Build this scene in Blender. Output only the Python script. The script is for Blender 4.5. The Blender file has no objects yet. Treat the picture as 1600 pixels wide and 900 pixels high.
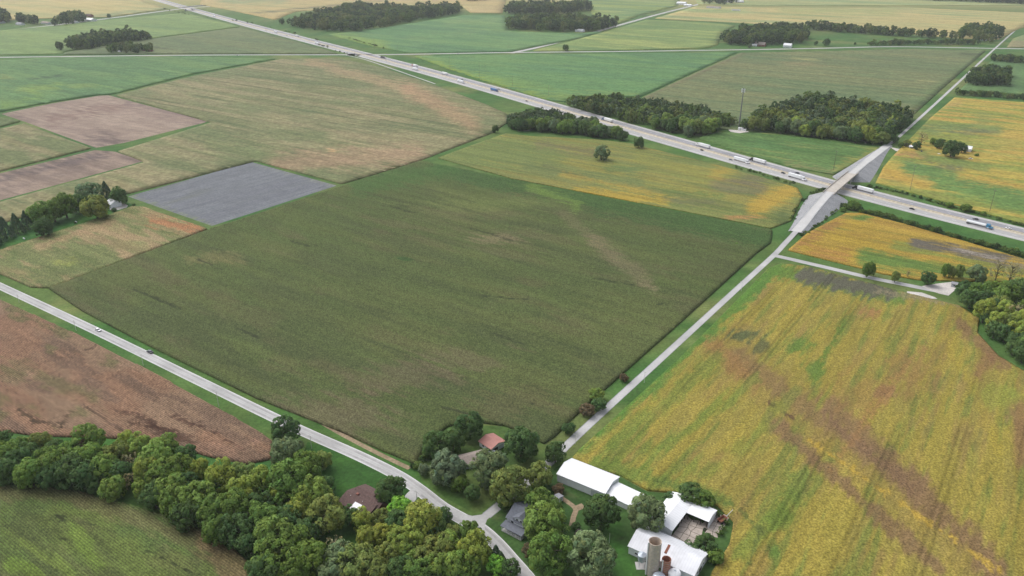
import bpy, bmesh, math, random
import numpy as np
from mathutils import Vector, Matrix
random.seed(7)
SC = bpy.context.scene
COL = SC.collection
# ------------------------------------------------------------------ camera
F, HOR, CAMZ = 1200.0, -90.0, 220.0
G = CAMZ / 160.0
TH = math.atan((450 - HOR) / F); CT, ST = math.cos(TH), math.sin(TH)
cam = bpy.data.cameras.new('camera'); cam.sensor_width = 36; cam.lens = 36 * F / 1600
cam.clip_start = 1; cam.clip_end = 30000
camo = bpy.data.objects.new('camera', cam); COL.objects.link(camo)
camo.location = (0, 0, CAMZ); camo.rotation_euler = (math.pi / 2 - TH, 0, 0)
SC.camera = camo
# ------------------------------------------------------------------ world, sun, exposure
SUN_EL, SUN_AZ = math.radians(52), math.radians(-50)     # azimuth from +Y, clockwise
w = bpy.data.worlds.new('World'); SC.world = w; w.use_nodes = True
nt = w.node_tree; bg = nt.nodes['Background']; bg.inputs['Strength'].default_value = 0.15
sky = nt.nodes.new('ShaderNodeTexSky'); sky.sky_type = 'NISHITA'; sky.sun_disc = False
sky.sun_elevation = SUN_EL; sky.sun_rotation = SUN_AZ
sky.air_density = 1.0; sky.dust_density = 4.0; sky.ozone_density = 1.0
hs = nt.nodes.new('ShaderNodeHueSaturation'); hs.inputs['Saturation'].default_value = 0.35
nt.links.new(sky.outputs[0], hs.inputs['Color']); nt.links.new(hs.outputs[0], bg.inputs['Color'])
sun = bpy.data.lights.new('sun', 'SUN'); sun.energy = 1.0; sun.angle = math.radians(60); sun.color = (1, .98, .95)
suno = bpy.data.objects.new('sun', sun); COL.objects.link(suno)
sd = Vector((math.sin(SUN_AZ) * math.cos(SUN_EL), math.cos(SUN_AZ) * math.cos(SUN_EL), math.sin(SUN_EL)))
suno.rotation_euler = sd.to_track_quat('Z', 'Y').to_euler(); suno.location = (-200, 200, 600)
SC.view_settings.view_transform = 'Standard'; SC.view_settings.look = 'None'
SC.view_settings.exposure = 0.5; SC.view_settings.gamma = 1
HAZE = 0.5e-4
# ------------------------------------------------------------------ geometry of the view
def at(x, y, z=0.0):
    v = (y - 450) / F; d = ST + v * CT; f = CT - v * ST
    t = (CAMZ - z) / d
    return Vector(((x - 800) / F * t, f * t, z))
def depth(x, y, z=0.0):
    return (CAMZ - z) / (ST + (y - 450) / F * CT)
def proj(X, Y, Z):
    dn = CAMZ - Z
    zc = Y * CT + dn * ST
    return 800 + F * X / zc, 450 + F * (dn * CT - Y * ST) / zc
def height_to(x, y, ty):
    p = at(x, y); lo, hi = 0.0, 150.0
    for _ in range(40):
        m = (lo + hi) / 2
        if proj(p.x, p.y, m)[1] > ty: lo = m
        else: hi = m
    return lo
_d = np.array([(1740 - 800) / F, CT + .45 * ST]); E1 = _d / np.linalg.norm(_d); E2 = np.array([E1[1], -E1[0]])
A1 = math.atan2(E1[1], E1[0]); A2 = math.atan2(E2[1], E2[0])
def s2l(c):
    c = np.asarray(c, float) / 255
    return np.where(c <= .04045, c / 12.92, ((c + .055) / 1.055) ** 2.4)
# ------------------------------------------------------------------ noise (numpy)
def _h(i, j, s):
    n = (i.astype(np.int64) * 374761393 + j.astype(np.int64) * 668265263 + s * 1442695041) & 0xffffffff
    n = ((n ^ (n >> 13)) * 1274126177) & 0xffffffff
    return ((n ^ (n >> 16)) & 0xffff) / 65535.0
def vnoise(x, y, s=0):
    i, j = np.floor(x), np.floor(y); fx, fy = x - i, y - j
    fx = fx * fx * (3 - 2 * fx); fy = fy * fy * (3 - 2 * fy)
    a, b, c, d = _h(i, j, s), _h(i + 1, j, s), _h(i, j + 1, s), _h(i + 1, j + 1, s)
    return (a * (1 - fx) + b * fx) * (1 - fy) + (c * (1 - fx) + d * fx) * fy
def fbm(x, y, s=0, o=4):
    t, a, n = 0, .5, 0
    for k in range(o):
        t = t + a * vnoise(x, y, s + k * 17); n += a; a *= .55; x = x * 2.03 + 11.3; y = y * 2.03 + 5.7
    return t / n
def sstep(a, b, x):
    t = np.clip((x - a) / (b - a), 0, 1); return t * t * (3 - 2 * t)
# ------------------------------------------------------------------ materials
def mat(name, c, rough=.85, spec=.2, var=.0, scale=1.0, metal=0.0, bump=0.0, var2=.0, scale2=.05, rib=0.0):
    m = bpy.data.materials.new(name); m.use_nodes = True; n = m.node_tree; b = n.nodes['Principled BSDF']
    b.inputs['Roughness'].default_value = rough; b.inputs['Specular IOR Level'].default_value = spec
    b.inputs['Metallic'].default_value = metal; b.inputs['Base Color'].default_value = (*c, 1)
    if var or bump or var2:
        tc = n.nodes.new('ShaderNodeTexCoord')
        last = None
        rgb = n.nodes.new('ShaderNodeRGB'); rgb.outputs[0].default_value = (*c, 1); last = rgb.outputs[0]
        for vv, ss, det in ((var, scale, 3), (var2, scale2, 4)):
            if not vv: continue
            no = n.nodes.new('ShaderNodeTexNoise'); no.inputs['Scale'].default_value = ss; no.inputs['Detail'].default_value = det
            n.links.new(tc.outputs['Object'], no.inputs['Vector'])
            mr = n.nodes.new('ShaderNodeMapRange'); mr.inputs['From Min'].default_value = .3; mr.inputs['From Max'].default_value = .7
            mr.inputs['To Min'].default_value = 1 - vv; mr.inputs['To Max'].default_value = 1 + vv
            n.links.new(no.outputs['Fac'], mr.inputs['Value'])
            mx = n.nodes.new('ShaderNodeVectorMath'); mx.operation = 'SCALE'
            n.links.new(last, mx.inputs[0]); n.links.new(mr.outputs[0], mx.inputs['Scale']); last = mx.outputs[0]
        if rib:                                                       # lapped sheet edges across the roof
            wv = n.nodes.new('ShaderNodeTexWave'); wv.bands_direction = 'X'; wv.inputs['Scale'].default_value = rib
            n.links.new(tc.outputs['Object'], wv.inputs['Vector'])
            mr = n.nodes.new('ShaderNodeMapRange'); mr.inputs['From Min'].default_value = .0; mr.inputs['From Max'].default_value = .25
            mr.inputs['To Min'].default_value = .92; mr.inputs['To Max'].default_value = 1
            n.links.new(wv.outputs['Fac'], mr.inputs['Value'])
            mx = n.nodes.new('ShaderNodeVectorMath'); mx.operation = 'SCALE'
            n.links.new(last, mx.inputs[0]); n.links.new(mr.outputs[0], mx.inputs['Scale']); last = mx.outputs[0]
        n.links.new(last, b.inputs['Base Color'])
        if bump:
            no = n.nodes.new('ShaderNodeTexNoise'); no.inputs['Scale'].default_value = scale * 2; no.inputs['Detail'].default_value = 4
            n.links.new(tc.outputs['Object'], no.inputs['Vector'])
            bp = n.nodes.new('ShaderNodeBump'); bp.inputs['Strength'].default_value = bump; bp.inputs['Distance'].default_value = .3
            n.links.new(no.outputs['Fac'], bp.inputs['Height']); n.links.new(bp.outputs[0], b.inputs['Normal'])
    return m
def attr_mat(name, fine, amp, fine2=0, amp2=0, rough=.9, bump=0.0):
    """colour attribute of the crop itself, with leaf-sized speckle"""
    m = bpy.data.materials.new(name); m.use_nodes = True; n = m.node_tree; b = n.nodes['Principled BSDF']
    b.inputs['Roughness'].default_value = rough; b.inputs['Specular IOR Level'].default_value = .1
    a = n.nodes.new('ShaderNodeAttribute'); a.attribute_name = 'Col'; last = a.outputs['Color']
    tc = n.nodes.new('ShaderNodeTexCoord')
    for s, am in ((fine, amp), (fine2, amp2)):
        if not am: continue
        no = n.nodes.new('ShaderNodeTexNoise'); no.inputs['Scale'].default_value = s; no.inputs['Detail'].default_value = 3
        no.inputs['Roughness'].default_value = .65
        n.links.new(tc.outputs['Object'], no.inputs['Vector'])
        mr = n.nodes.new('ShaderNodeMapRange'); mr.inputs['From Min'].default_value = .3; mr.inputs['From Max'].default_value = .7
        mr.inputs['To Min'].default_value = 1 - am; mr.inputs['To Max'].default_value = 1 + am
        n.links.new(no.outputs['Fac'], mr.inputs['Value'])
        mx = n.nodes.new('ShaderNodeVectorMath'); mx.operation = 'SCALE'
        n.links.new(last, mx.inputs[0]); n.links.new(mr.outputs[0], mx.inputs['Scale']); last = mx.outputs[0]
        if bump and s == fine:
            bp = n.nodes.new('ShaderNodeBump'); bp.inputs['Strength'].default_value = bump; bp.inputs['Distance'].default_value = .4
            n.links.new(no.outputs['Fac'], bp.inputs['Height']); n.links.new(bp.outputs[0], b.inputs['Normal'])
    n.links.new(last, b.inputs['Base Color'])
    return m
def tint_mat(name, rough=.5, spec=.5, metal=0):
    """takes its colour from the object's colour (paint, one per vehicle)"""
    m = bpy.data.materials.new(name); m.use_nodes = True; n = m.node_tree; b = n.nodes['Principled BSDF']
    oi = n.nodes.new('ShaderNodeObjectInfo'); n.links.new(oi.outputs['Color'], b.inputs['Base Color'])
    b.inputs['Roughness'].default_value = rough; b.inputs['Specular IOR Level'].default_value = spec; b.inputs['Metallic'].default_value = metal
    return m
def leaf_mat():
    m = bpy.data.materials.new('foliage'); m.use_nodes = True; n = m.node_tree; b = n.nodes['Principled BSDF']
    oi = n.nodes.new('ShaderNodeObjectInfo'); a = n.nodes.new('ShaderNodeAttribute'); a.attribute_name = 'Col'
    mx = n.nodes.new('ShaderNodeVectorMath'); mx.operation = 'MULTIPLY'
    n.links.new(oi.outputs['Color'], mx.inputs[0]); n.links.new(a.outputs['Color'], mx.inputs[1])
    n.links.new(mx.outputs[0], b.inputs['Base Color']); b.inputs['Roughness'].default_value = .7; b.inputs['Specular IOR Level'].default_value = .12
    tr = n.nodes.new('ShaderNodeBsdfTranslucent'); n.links.new(mx.outputs[0], tr.inputs['Color'])
    mi = n.nodes.new('ShaderNodeMixShader'); mi.inputs[0].default_value = .3
    n.links.new(b.outputs[0], mi.inputs[1]); n.links.new(tr.outputs[0], mi.inputs[2])
    n.links.new(mi.outputs[0], n.nodes['Material Output'].inputs['Surface'])
    return m
M = dict(
    leaf=leaf_mat(), bark=mat('bark', (.09, .075, .06), .95, .1, .3, 3),
    crop=attr_mat('crop_leaves', 1.1, .52, .4, .17, bump=.6), cropfar=attr_mat('far_crop', .26, .3, .07, .14, bump=.4),
    soil_shade=attr_mat('bare_soil', .5, .22, .09, .12), grass=attr_mat('grass_blades', .6, .25, .08, .18),
    conc=mat('old_concrete', (.44, .43, .42), .9, .2, .08, .5, var2=.1, scale2=.06),
    concroad=mat('pale_road', (.39, .385, .38), .9, .2, .07, .9, var2=.17, scale2=.06),
    wear=mat('tyre_worn_road', (.335, .33, .325), .9, .2, .1, .5, var2=.2, scale2=.07),
    approach=mat('new_concrete', (.47, .465, .455), .9, .2, .05, .9, var2=.06, scale2=.08),
    lane=mat('worn_carriageway', (.25, .25, .265), .88, .2, .07, .3, var2=.12, scale2=.03),
    lane2=mat('pale_carriageway', (.335, .33, .325), .88, .2, .07, .3, var2=.1, scale2=.03),
    shoulder=mat('shoulder_concrete', (.39, .38, .37), .9, .2, .08, .3, var2=.1, scale2=.03),
    tan=mat('median_concrete', (.50, .45, .36), .9, .2, .15, .4), white=mat('white_line', (.75, .75, .75), .8),
    yellow=mat('yellow_line', (.6, .42, .12), .8), tar=mat('tar_joint', (.33, .33, .33), .9),
    gravel=mat('grey_gravel', (.28, .285, .295), .95, .1, .28, 1.3, bump=.9, var2=.12, scale2=.1),
    paledirt=mat('pale_gravel', (.48, .45, .42), .95, .1, .15, .8, bump=.4, var2=.12, scale2=.1),
    dirt=mat('brown_dirt', (.26, .2, .13), .95, .1, .25, .8, bump=.4, var2=.2, scale2=.15),
    metalwhite=mat('white_metal_sheet', (.74, .75, .77), .45, .4, .03, .4, var2=.05, scale2=.15, rib=.33),
    sidingwhite=mat('white_siding', (.70, .72, .74), .6, .3, .06, .8), sidinggrey=mat('grey_siding', (.42, .44, .47), .6, .3, .08, 1),
    metalold=mat('weathered_white_sheet', (.62, .63, .66), .5, .4, .07, .5, var2=.12, scale2=.2, rib=.4),
    rust=mat('rusted_steel', (.22, .09, .06), .9, .2, .4, 2), redroof=mat('red_metal_roof', (.40, .185, .155), .6, .3, .1, .6),
    brownroof=mat('brown_shingles', (.115, .075, .068), .9, .2, .2, 1.5), taupe=mat('taupe_shingles', (.30, .25, .22), .9, .2, .15, 1.5),
    slate=mat('slate_blue_shingles', (.13, .14, .165), .85, .25, .15, 1.5), greyroof=mat('grey_shingles', (.28, .28, .3), .85, .2, .15, 1.5),
    darkwood=mat('dark_wood', (.05, .045, .04), .9, .1, .3, 1), brick=mat('reddish_brick', (.22, .1, .08), .9, .1, .2, 2),
    glass=mat('window_glass', (.03, .035, .045), .12, .6), trim=mat('white_trim', (.75, .75, .75), .6, .3),
    stave=mat('silo_staves', (.53, .44, .36), .9, .15, .14, 1.2, var2=.12, scale2=.4), tile=mat('red_clay_blocks', (.40, .18, .115), .85, .2, .22, 1.5),
    galv=mat('galvanised_steel', (.42, .47, .53), .4, .5, .1, .8, .3), pole=mat('weathered_pole', (.16, .13, .11), .95, .1, .2, 2),
    polepale=mat('pale_pole', (.5, .49, .46), .8, .2, .1, 2),
    rubber=mat('black_rubber', (.02, .02, .02), .9, .2), chrome=mat('dull_chrome', (.5, .5, .52), .3, .5, metal=.8),
    paint=tint_mat('vehicle_paint', .35, .5), trailer=tint_mat('trailer_sheet', .5, .4),
    beam=mat('bridge_beam', (.2, .2, .2), .8, .2, .1, .5), deck=mat('bridge_deck', (.42, .385, .34), .9, .2, .1, .5, var2=.1, scale2=.1),
    slab=mat('cracked_slab', (.40, .345, .30), .95, .1, .12, 1.2, var2=.14, scale2=.25), crack=mat('weedy_crack', (.03, .035, .02), .95, .1),
    bumper=mat('black_trim', (.03, .03, .03), .7, .3),
)
# ------------------------------------------------------------------ object helpers
def tag(o, label=None, cat=None, group=None, kind=None):
    if label: o['label'] = label
    if cat: o['category'] = cat
    if group: o['group'] = group
    if kind: o['kind'] = kind
    return o
def link(o, parent=None):
    COL.objects.link(o)
    if parent: o.parent = parent
    return o
def empty(name, loc, rz=0.0, label=None, cat=None, group=None):
    o = bpy.data.objects.new(name, None); o.location = loc; o.rotation_euler = (0, 0, rz); o.empty_display_size = .5
    return tag(link(o), label, cat, group)
def np_mesh(name, verts, faces_list, m, col=None, smooth=False, nrm=None):
    """faces_list: list of (n,k) integer arrays"""
    me = bpy.data.meshes.new(name)
    verts = np.ascontiguousarray(verts, np.float32)
    me.vertices.add(len(verts)); me.vertices.foreach_set('co', verts.ravel())
    idx = np.concatenate([f.ravel() for f in faces_list]).astype(np.int32)
    tot = np.concatenate([np.full(len(f), f.shape[1], np.int32) for f in faces_list])
    st = np.concatenate([[0], np.cumsum(tot)[:-1]]).astype(np.int32)
    me.loops.add(len(idx)); me.loops.foreach_set('vertex_index', idx)
    me.polygons.add(len(tot)); me.polygons.foreach_set('loop_start', st); me.polygons.foreach_set('loop_total', tot)
    if smooth: me.polygons.foreach_set('use_smooth', np.ones(len(tot), bool))
    if col is not None:
        ca = me.color_attributes.new('Col', 'FLOAT_COLOR', 'POINT')
        c4 = np.ones((len(verts), 4), np.float32); c4[:, :3] = col
        ca.data.foreach_set('color', c4.ravel())
    me.update(calc_edges=True)
    if nrm is not None: me.normals_split_custom_set_from_vertices(nrm)
    for x in (m if isinstance(m, (list, tuple)) else [m]): me.materials.append(x)
    return me
class MB:
    def __init__(s): s.v = []; s.f = []; s.sm = False
    def add(s, vs, fs):
        b = len(s.v); s.v += [tuple(p) for p in vs]; s.f += [tuple(i + b for i in f) for f in fs]; return s
    def box(s, x0, y0, z0, x1, y1, z1):
        return s.add([(x0, y0, z0), (x1, y0, z0), (x1, y1, z0), (x0, y1, z0), (x0, y0, z1), (x1, y0, z1), (x1, y1, z1), (x0, y1, z1)],
                     [(0, 3, 2, 1), (4, 5, 6, 7), (0, 1, 5, 4), (1, 2, 6, 5), (2, 3, 7, 6), (3, 0, 4, 7)])
    def prism(s, prof, y0, y1):          # profile in x,z, extruded in y
        n = len(prof); vs = [(x, y0, z) for x, z in prof] + [(x, y1, z) for x, z in prof]
        return s.add(vs, [tuple(range(n)), tuple(range(2 * n - 1, n - 1, -1))] + [(i, i + n, (i + 1) % n + n, (i + 1) % n) for i in range(n)])
    def tube(s, pts, rad, n=8, cap=True):
        pts = [Vector(p) for p in pts]; rings = []
        if not isinstance(rad, (list, tuple)): rad = [rad] * len(pts)
        b = len(s.v)
        for i, p in enumerate(pts):
            t = (pts[min(i + 1, len(pts) - 1)] - pts[max(i - 1, 0)]).normalized()
            a = t.orthogonal().normalized() if abs(t.z) < .9 else Vector((1, 0, 0)) - t * t.x
            a.normalize(); c = t.cross(a)
            for k in range(n):
                q = 2 * math.pi * k / n
                s.v.append(tuple(p + (a * math.cos(q) + c * math.sin(q)) * rad[i]))
        for i in range(len(pts) - 1):
            for k in range(n):
                s.f.append((b + i * n + k, b + i * n + (k + 1) % n, b + (i + 1) * n + (k + 1) % n, b + (i + 1) * n + k))
        if cap:
            s.f.append(tuple(b + k for k in range(n))[::-1]); e = b + (len(pts) - 1) * n; s.f.append(tuple(e + k for k in range(n)))
        return s
    def lathe(s, prof, n=24, cx=0, cy=0):   # profile r,z
        b = len(s.v)
        for r, z in prof:
            for k in range(n): q = 2 * math.pi * k / n; s.v.append((cx + r * math.cos(q), cy + r * math.sin(q), z))
        for i in range(len(prof) - 1):
            for k in range(n): s.f.append((b + i * n + k, b + i * n + (k + 1) % n, b + (i + 1) * n + (k + 1) % n, b + (i + 1) * n + k))
        return s
    def mesh(s, name, m):
        me = bpy.data.meshes.new(name); me.from_pydata(s.v, [], s.f); me.update()
        for x in (m if isinstance(m, (list, tuple)) else [m]): me.materials.append(x)
        bm = bmesh.new(); bm.from_mesh(me); bmesh.ops.recalc_face_normals(bm, faces=bm.faces); bm.to_mesh(me); bm.free()
        return me
    def build(s, name, m, parent=None, loc=None, rz=None):
        o = bpy.data.objects.new(name, s.mesh(name, m)); link(o, parent)
        if loc is not None: o.location = loc
        if rz is not None: o.rotation_euler = (0, 0, rz)
        return o
def copy_tree(o, parent=None):
    c = o.copy(); COL.objects.link(c); c.parent = parent
    for ch in o.children: copy_tree(ch, c)
    return c
def in_poly(x, y, P):
    P = np.asarray(P); r = np.zeros(x.shape, bool); n = len(P)
    for i in range(n):
        x1, y1 = P[i]; x2, y2 = P[(i + 1) % n]
        if y1 == y2: continue
        r ^= ((y1 > y) != (y2 > y)) & (x < (x2 - x1) * (y - y1) / (y2 - y1) + x1)
    return r
def gpoly(px, z=0.0): return np.array([at(x, y, z)[:2] for x, y in px])
def paint(X, Y, Z, base, layers, blobs, seed, rd, K, tex=.36):
    """colour of the plants: base, streaks along the rows, patches of riper, greener or drier plants"""
    c = np.tile(np.asarray(base, float), (len(X), 1))
    U = (X * rd[0] + Y * rd[1]) / G; W = (-X * rd[1] + Y * rd[0]) / G
    for k, (cc, su, sw, th, so, am) in enumerate(layers):
        n = fbm(U / su + 31 * k, W / sw - 17 * k, seed + 7 * k)
        t = (sstep(th - so, th + so, n) * am)[:, None]; c = c * (1 - t) + np.asarray(cc, float) * t
    if blobs:
        px, py = proj(X, Y, Z)
        nz = .55 * (fbm(U / 16, W / 7, seed + 91, 4) - .5) + .75 * (fbm(U / 34, W / 2.2, seed + 33, 3) - .5)
        n2 = fbm(U / 4.0, W / 1.4, seed + 55, 2) - .5
        for bl in blobs:
            if bl[0] == 'l':
                _, x1, y1, x2, y2, wd, cc, am = bl[:8]
                dx, dy = x2 - x1, y2 - y1; t = np.clip(((px - x1) * dx + (py - y1) * dy) / (dx * dx + dy * dy), 0, 1)
                d = np.hypot(px - x1 - t * dx, py - y1 - t * dy) / wd
            else:
                cx, cy, rx, ry, cc, am = bl[:6]
                d = np.hypot((px - cx) / rx, (py - cy) / ry)
            if bl[0] == 'l' and bl[5] < 6.5: d = d + 2.6 * (vnoise(U / 1.3, W / 1.0, seed + 301) - .45)
            t = (sstep(1.35, .35, d + nz * (1.5 if bl[0] == 'l' and bl[5] >= 11 else 2.8) + n2 * 1.2) * am)[:, None]; c = c * (1 - t) + np.asarray(cc, float) * t
    st = 1 + tex * (1.1 * (fbm(U / 70, W / 1.7, seed + 201, 3) - .5) + .7 * (fbm(U / 20, W / 9, seed + 211, 4) - .5) + .55 * (_h(np.round(U * 9), np.round(W * 9), seed) - .5))
    return s2l(np.clip(c, 0, 255)) * K * st[:, None]
KALB = .63
CROPS = {11: 'large muted green cornfield between the two near roads', 12: 'small tan green cornfield beside the tree row farmstead', 13: 'smooth grey blue bare plot between cornfields', 14: 'broad tan cornfield in front of the interstate', 15: 'tan green corn between the two brown plots',
         16: 'small green corn patch beyond the upper brown plot', 17: 'pale brown bare plot with dark smudges', 18: 'darker brown bare plot below the pale one', 19: 'green soybeans along the far crossing road', 20: 'light green soybeans round the far dark wood', 21: 'olive green corn above the far crossing road',
         22: 'pale yellow far field beyond the white barn', 23: 'pale yellow far field beyond the interstate', 24: 'green far field beside the long dark wood', 25: 'yellow streaked green field along the diagonal road', 26: 'pale yellow field above the far hedgerow', 27: 'far green field behind the two dark woods', 28: 'farthest yellow green field at the top',
         29: 'green wedge of soybeans between interstate and crossing road', 30: 'olive striped cornfield behind the cell tower', 31: 'small green field between wood and interstate', 32: 'green field round the small grove', 33: 'tan patch at the far crossroads', 34: 'yellow and green soybeans round the bridge farmstead',
         35: 'yellow green soybeans between main corn and interstate', 36: 'golden triangle of soybeans below the bridge', 37: 'large ripening soybean field with a brown diagonal band', 38: 'brown dry cornfield beside the near road', 39: 'green corn in rows below the tree belt'}
def field(name, px, top, rd, du, dw, ridge, rag, base, layers=(), blobs=(), m=None, kind='stuff', seed=1, K=1.0, zt=None, label=None, soil_shade=0, tex=.36, tram=0):
    zt = top if zt is None else zt; du *= G; dw *= G
    P = gpoly(px, zt * .5)
    rd = np.asarray(rd); nd = np.array([-rd[1], rd[0]])
    u = P @ rd; v = P @ nd
    nu = int((u.max() - u.min()) / du) + 2; nv = int((v.max() - v.min()) / dw) + 2
    uu = u.min() + np.arange(nu) * du; vv = v.min() + np.arange(nv) * dw
    UU, VV = np.meshgrid(uu, vv, indexing='ij')
    jit = .3 * du * (vnoise(UU * 7.1 / du, VV * 5.3 / dw, seed) - .5)
    UU = UU + jit
    X = UU * rd[0] + VV * nd[0]; Y = UU * rd[1] + VV * nd[1]
    cx = (X[:-1, :-1] + X[1:, 1:]) / 2; cy = (Y[:-1, :-1] + Y[1:, 1:]) / 2
    keep = in_poly(cx, cy, P)
    id0 = np.arange(nu * nv).reshape(nu, nv)
    q = np.stack([id0[:-1, :-1], id0[1:, :-1], id0[1:, 1:], id0[:-1, 1:]], -1)[keep]
    used, inv = np.unique(q, return_inverse=True); q = inv.reshape(-1, 4)
    X = X.ravel()[used]; Y = Y.ravel()[used]; U = UU.ravel()[used]; V = VV.ravel()[used]
    row = (used % nv) % 2
    # boundary
    ed = np.concatenate([q[:, [0, 1]], q[:, [1, 2]], q[:, [2, 3]], q[:, [3, 0]]]); es = np.sort(ed, 1)
    key = es[:, 0].astype(np.int64) * len(X) + es[:, 1]
    _, first, cnt = np.unique(key, return_index=True, return_counts=True)
    be = ed[first[cnt == 1]]
    bv = np.unique(be)
    bx, by = X[bv], Y[bv]; best = np.full(len(bv), 1e9); nx, ny = bx.copy(), by.copy()
    for i in range(len(P)):
        a, b = P[i], P[(i + 1) % len(P)]; d = b - a; L = d @ d
        if L == 0: continue
        t = np.clip(((bx - a[0]) * d[0] + (by - a[1]) * d[1]) / L, 0, 1); qx, qy = a[0] + t * d[0], a[1] + t * d[1]
        dd = np.hypot(bx - qx, by - qy); s = dd < best; best[s] = dd[s]; nx[s] = qx[s]; ny[s] = qy[s]
    ok = best < 1.6 * max(du, dw); X[bv[ok]] = nx[ok]; Y[bv[ok]] = ny[ok]
    if rag:
        n1 = vnoise(U / (du * .9), V / (dw * .9), seed + 3) - .5; n2 = fbm(U / 25, V / 12, seed + 5, 3) - .5
        Z = top - ridge * row + rag * n1 * 1.2 + rag * .8 * n2
    else: Z = np.full(len(X), top) - ridge * row
    if top > 1: Z[bv] *= .5
    Z = np.maximum(Z, .012 * (1 if top > .04 else 1))
    c = paint(X, Y, Z, base, layers, blobs, seed, rd, K * KALB, tex)
    if tram:
        wt = np.mod(V / G, tram); e_ = np.minimum(np.abs(wt - 1.2), np.abs(wt - 3.4)); tt = (sstep(.75, .25, e_) * .28 * sstep(.3, .6, fbm(U / 60, V / 40, seed + 9)))[:, None]; c = c * (1 - tt)
    if soil_shade: c = np.where((row == 1)[:, None], c * (1 - soil_shade) + s2l((72, 62, 48)) * KALB * soil_shade, c)   # earth colour in the row valleys, with the shade there painted in
    verts = np.stack([X, Y, Z], 1); faces = [q]
    if top > .2:
        mp = np.full(len(X), -1); mp[bv] = len(X) + np.arange(len(bv))
        sk = np.stack([X[bv], Y[bv], np.full(len(bv), -.05)], 1)
        verts = np.concatenate([verts, sk]); c = np.concatenate([c, c[bv] * .9])
        faces.append(np.stack([be[:, 1], be[:, 0], mp[be[:, 0]], mp[be[:, 1]]], 1))
    o = bpy.data.objects.new(name, np_mesh(name, verts, faces, m or M['crop'], c)); link(o)
    return tag(o, kind=kind, label=label or CROPS.get(seed))
def sheet(name, px, z, m, kind='structure', base=None, parent=None):
    """flat polygon sheet"""
    P = [at(x, y, z) for x, y in px]
    bm = bmesh.new(); f = bm.faces.new([bm.verts.new(p) for p in P]); bmesh.ops.triangulate(bm, faces=[f]); bmesh.ops.recalc_face_normals(bm, faces=bm.faces)
    for f in bm.faces:
        if f.normal.z < 0: f.normal_flip()
    me = bpy.data.meshes.new(name); bm.to_mesh(me); bm.free(); me.materials.append(m)
    return tag(link(bpy.data.objects.new(name, me), parent), kind=kind)
def spline(pts, n=10):
    pts = [Vector(p) for p in pts]; out = []
    for i in range(len(pts) - 1):
        p0 = pts[max(i - 1, 0)]; p1 = pts[i]; p2 = pts[i + 1]; p3 = pts[min(i + 2, len(pts) - 1)]
        for k in range(n):
            t = k / n
            out.append(.5 * ((2 * p1) + (p2 - p0) * t + (2 * p0 - 5 * p1 + 4 * p2 - p3) * t * t + (3 * p1 - p0 - 3 * p2 + p3) * t ** 3))
    return out + [pts[-1]]
def offset(path, o):
    r = []
    for i, p in enumerate(path):
        t = path[min(i + 1, len(path) - 1)] - path[max(i - 1, 0)]; t.z = 0; t.normalize()
        oo = o[i] if isinstance(o, (list, tuple)) else o
        r.append(p + Vector((t.y, -t.x, 0)) * oo * G)      # + is to the right of travel
    return r
def ribbon(name, path, w0, w1, z, m, kind='structure', thick=0.0):
    a, b = offset(path, w0), offset(path, w1); n = len(path); mb = MB()
    vs = [(p.x, p.y, p.z + z) for p in a] + [(p.x, p.y, p.z + z) for p in b]
    fs = [(i, n + i, n + i + 1, i + 1) for i in range(n - 1)]
    mb.add(vs, fs)
    if thick:
        mb.add([(p.x, p.y, p.z + z) for p in a] + [(p.x, p.y, p.z + z - thick) for p in a], [(i, i + 1, n + i + 1, n + i) for i in range(n - 1)])
        mb.add([(p.x, p.y, p.z + z) for p in b] + [(p.x, p.y, p.z + z - thick) for p in b], [(i, n + i, n + i + 1, i + 1) for i in range(n - 1)])
    me = bpy.data.meshes.new(name); me.from_pydata(mb.v, [], mb.f); me.update(); me.materials.append(m)
    return tag(link(bpy.data.objects.new(name, me)), kind=kind)
# ------------------------------------------------------------------ ground sheet
def ground():
    us = np.concatenate([-np.geomspace(9000, 1200, 10), np.arange(-1150, 1151, 10.0), np.geomspace(1200, 9000, 10)])
    vs = np.concatenate([[-2000, -800, -300, -100, 0], np.arange(50, 1500, 8.0), np.geomspace(1520, 10000, 40)])
    X, Y = np.meshgrid(us, vs, indexing='ij'); n, k = X.shape; X = X.ravel() * G; Y = Y.ravel() * G; Z = np.zeros(len(X))
    base = (84, 122, 62)
    lay = [((112, 132, 70), 60, 60, .52, .15, .7), ((66, 112, 52), 25, 25, .55, .12, .6), ((150, 145, 92), 90, 40, .62, .06, .5)]
    c = paint(X, Y, Z, base, lay, (), 77, E2, KALB)
    far = sstep(1900 * G, 2500 * G, Y)[:, None]
    c = c * (1 - far) + s2l((176, 170, 110)) * KALB * far
    i = np.arange(n * k).reshape(n, k); q = np.stack([i[:-1, :-1], i[1:, :-1], i[1:, 1:], i[:-1, 1:]], -1).reshape(-1, 4)
    o = bpy.data.objects.new('ground', np_mesh('ground', np.stack([X, Y, Z], 1), [q], M['grass'], c)); tag(link(o), kind='structure')
ground()
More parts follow.
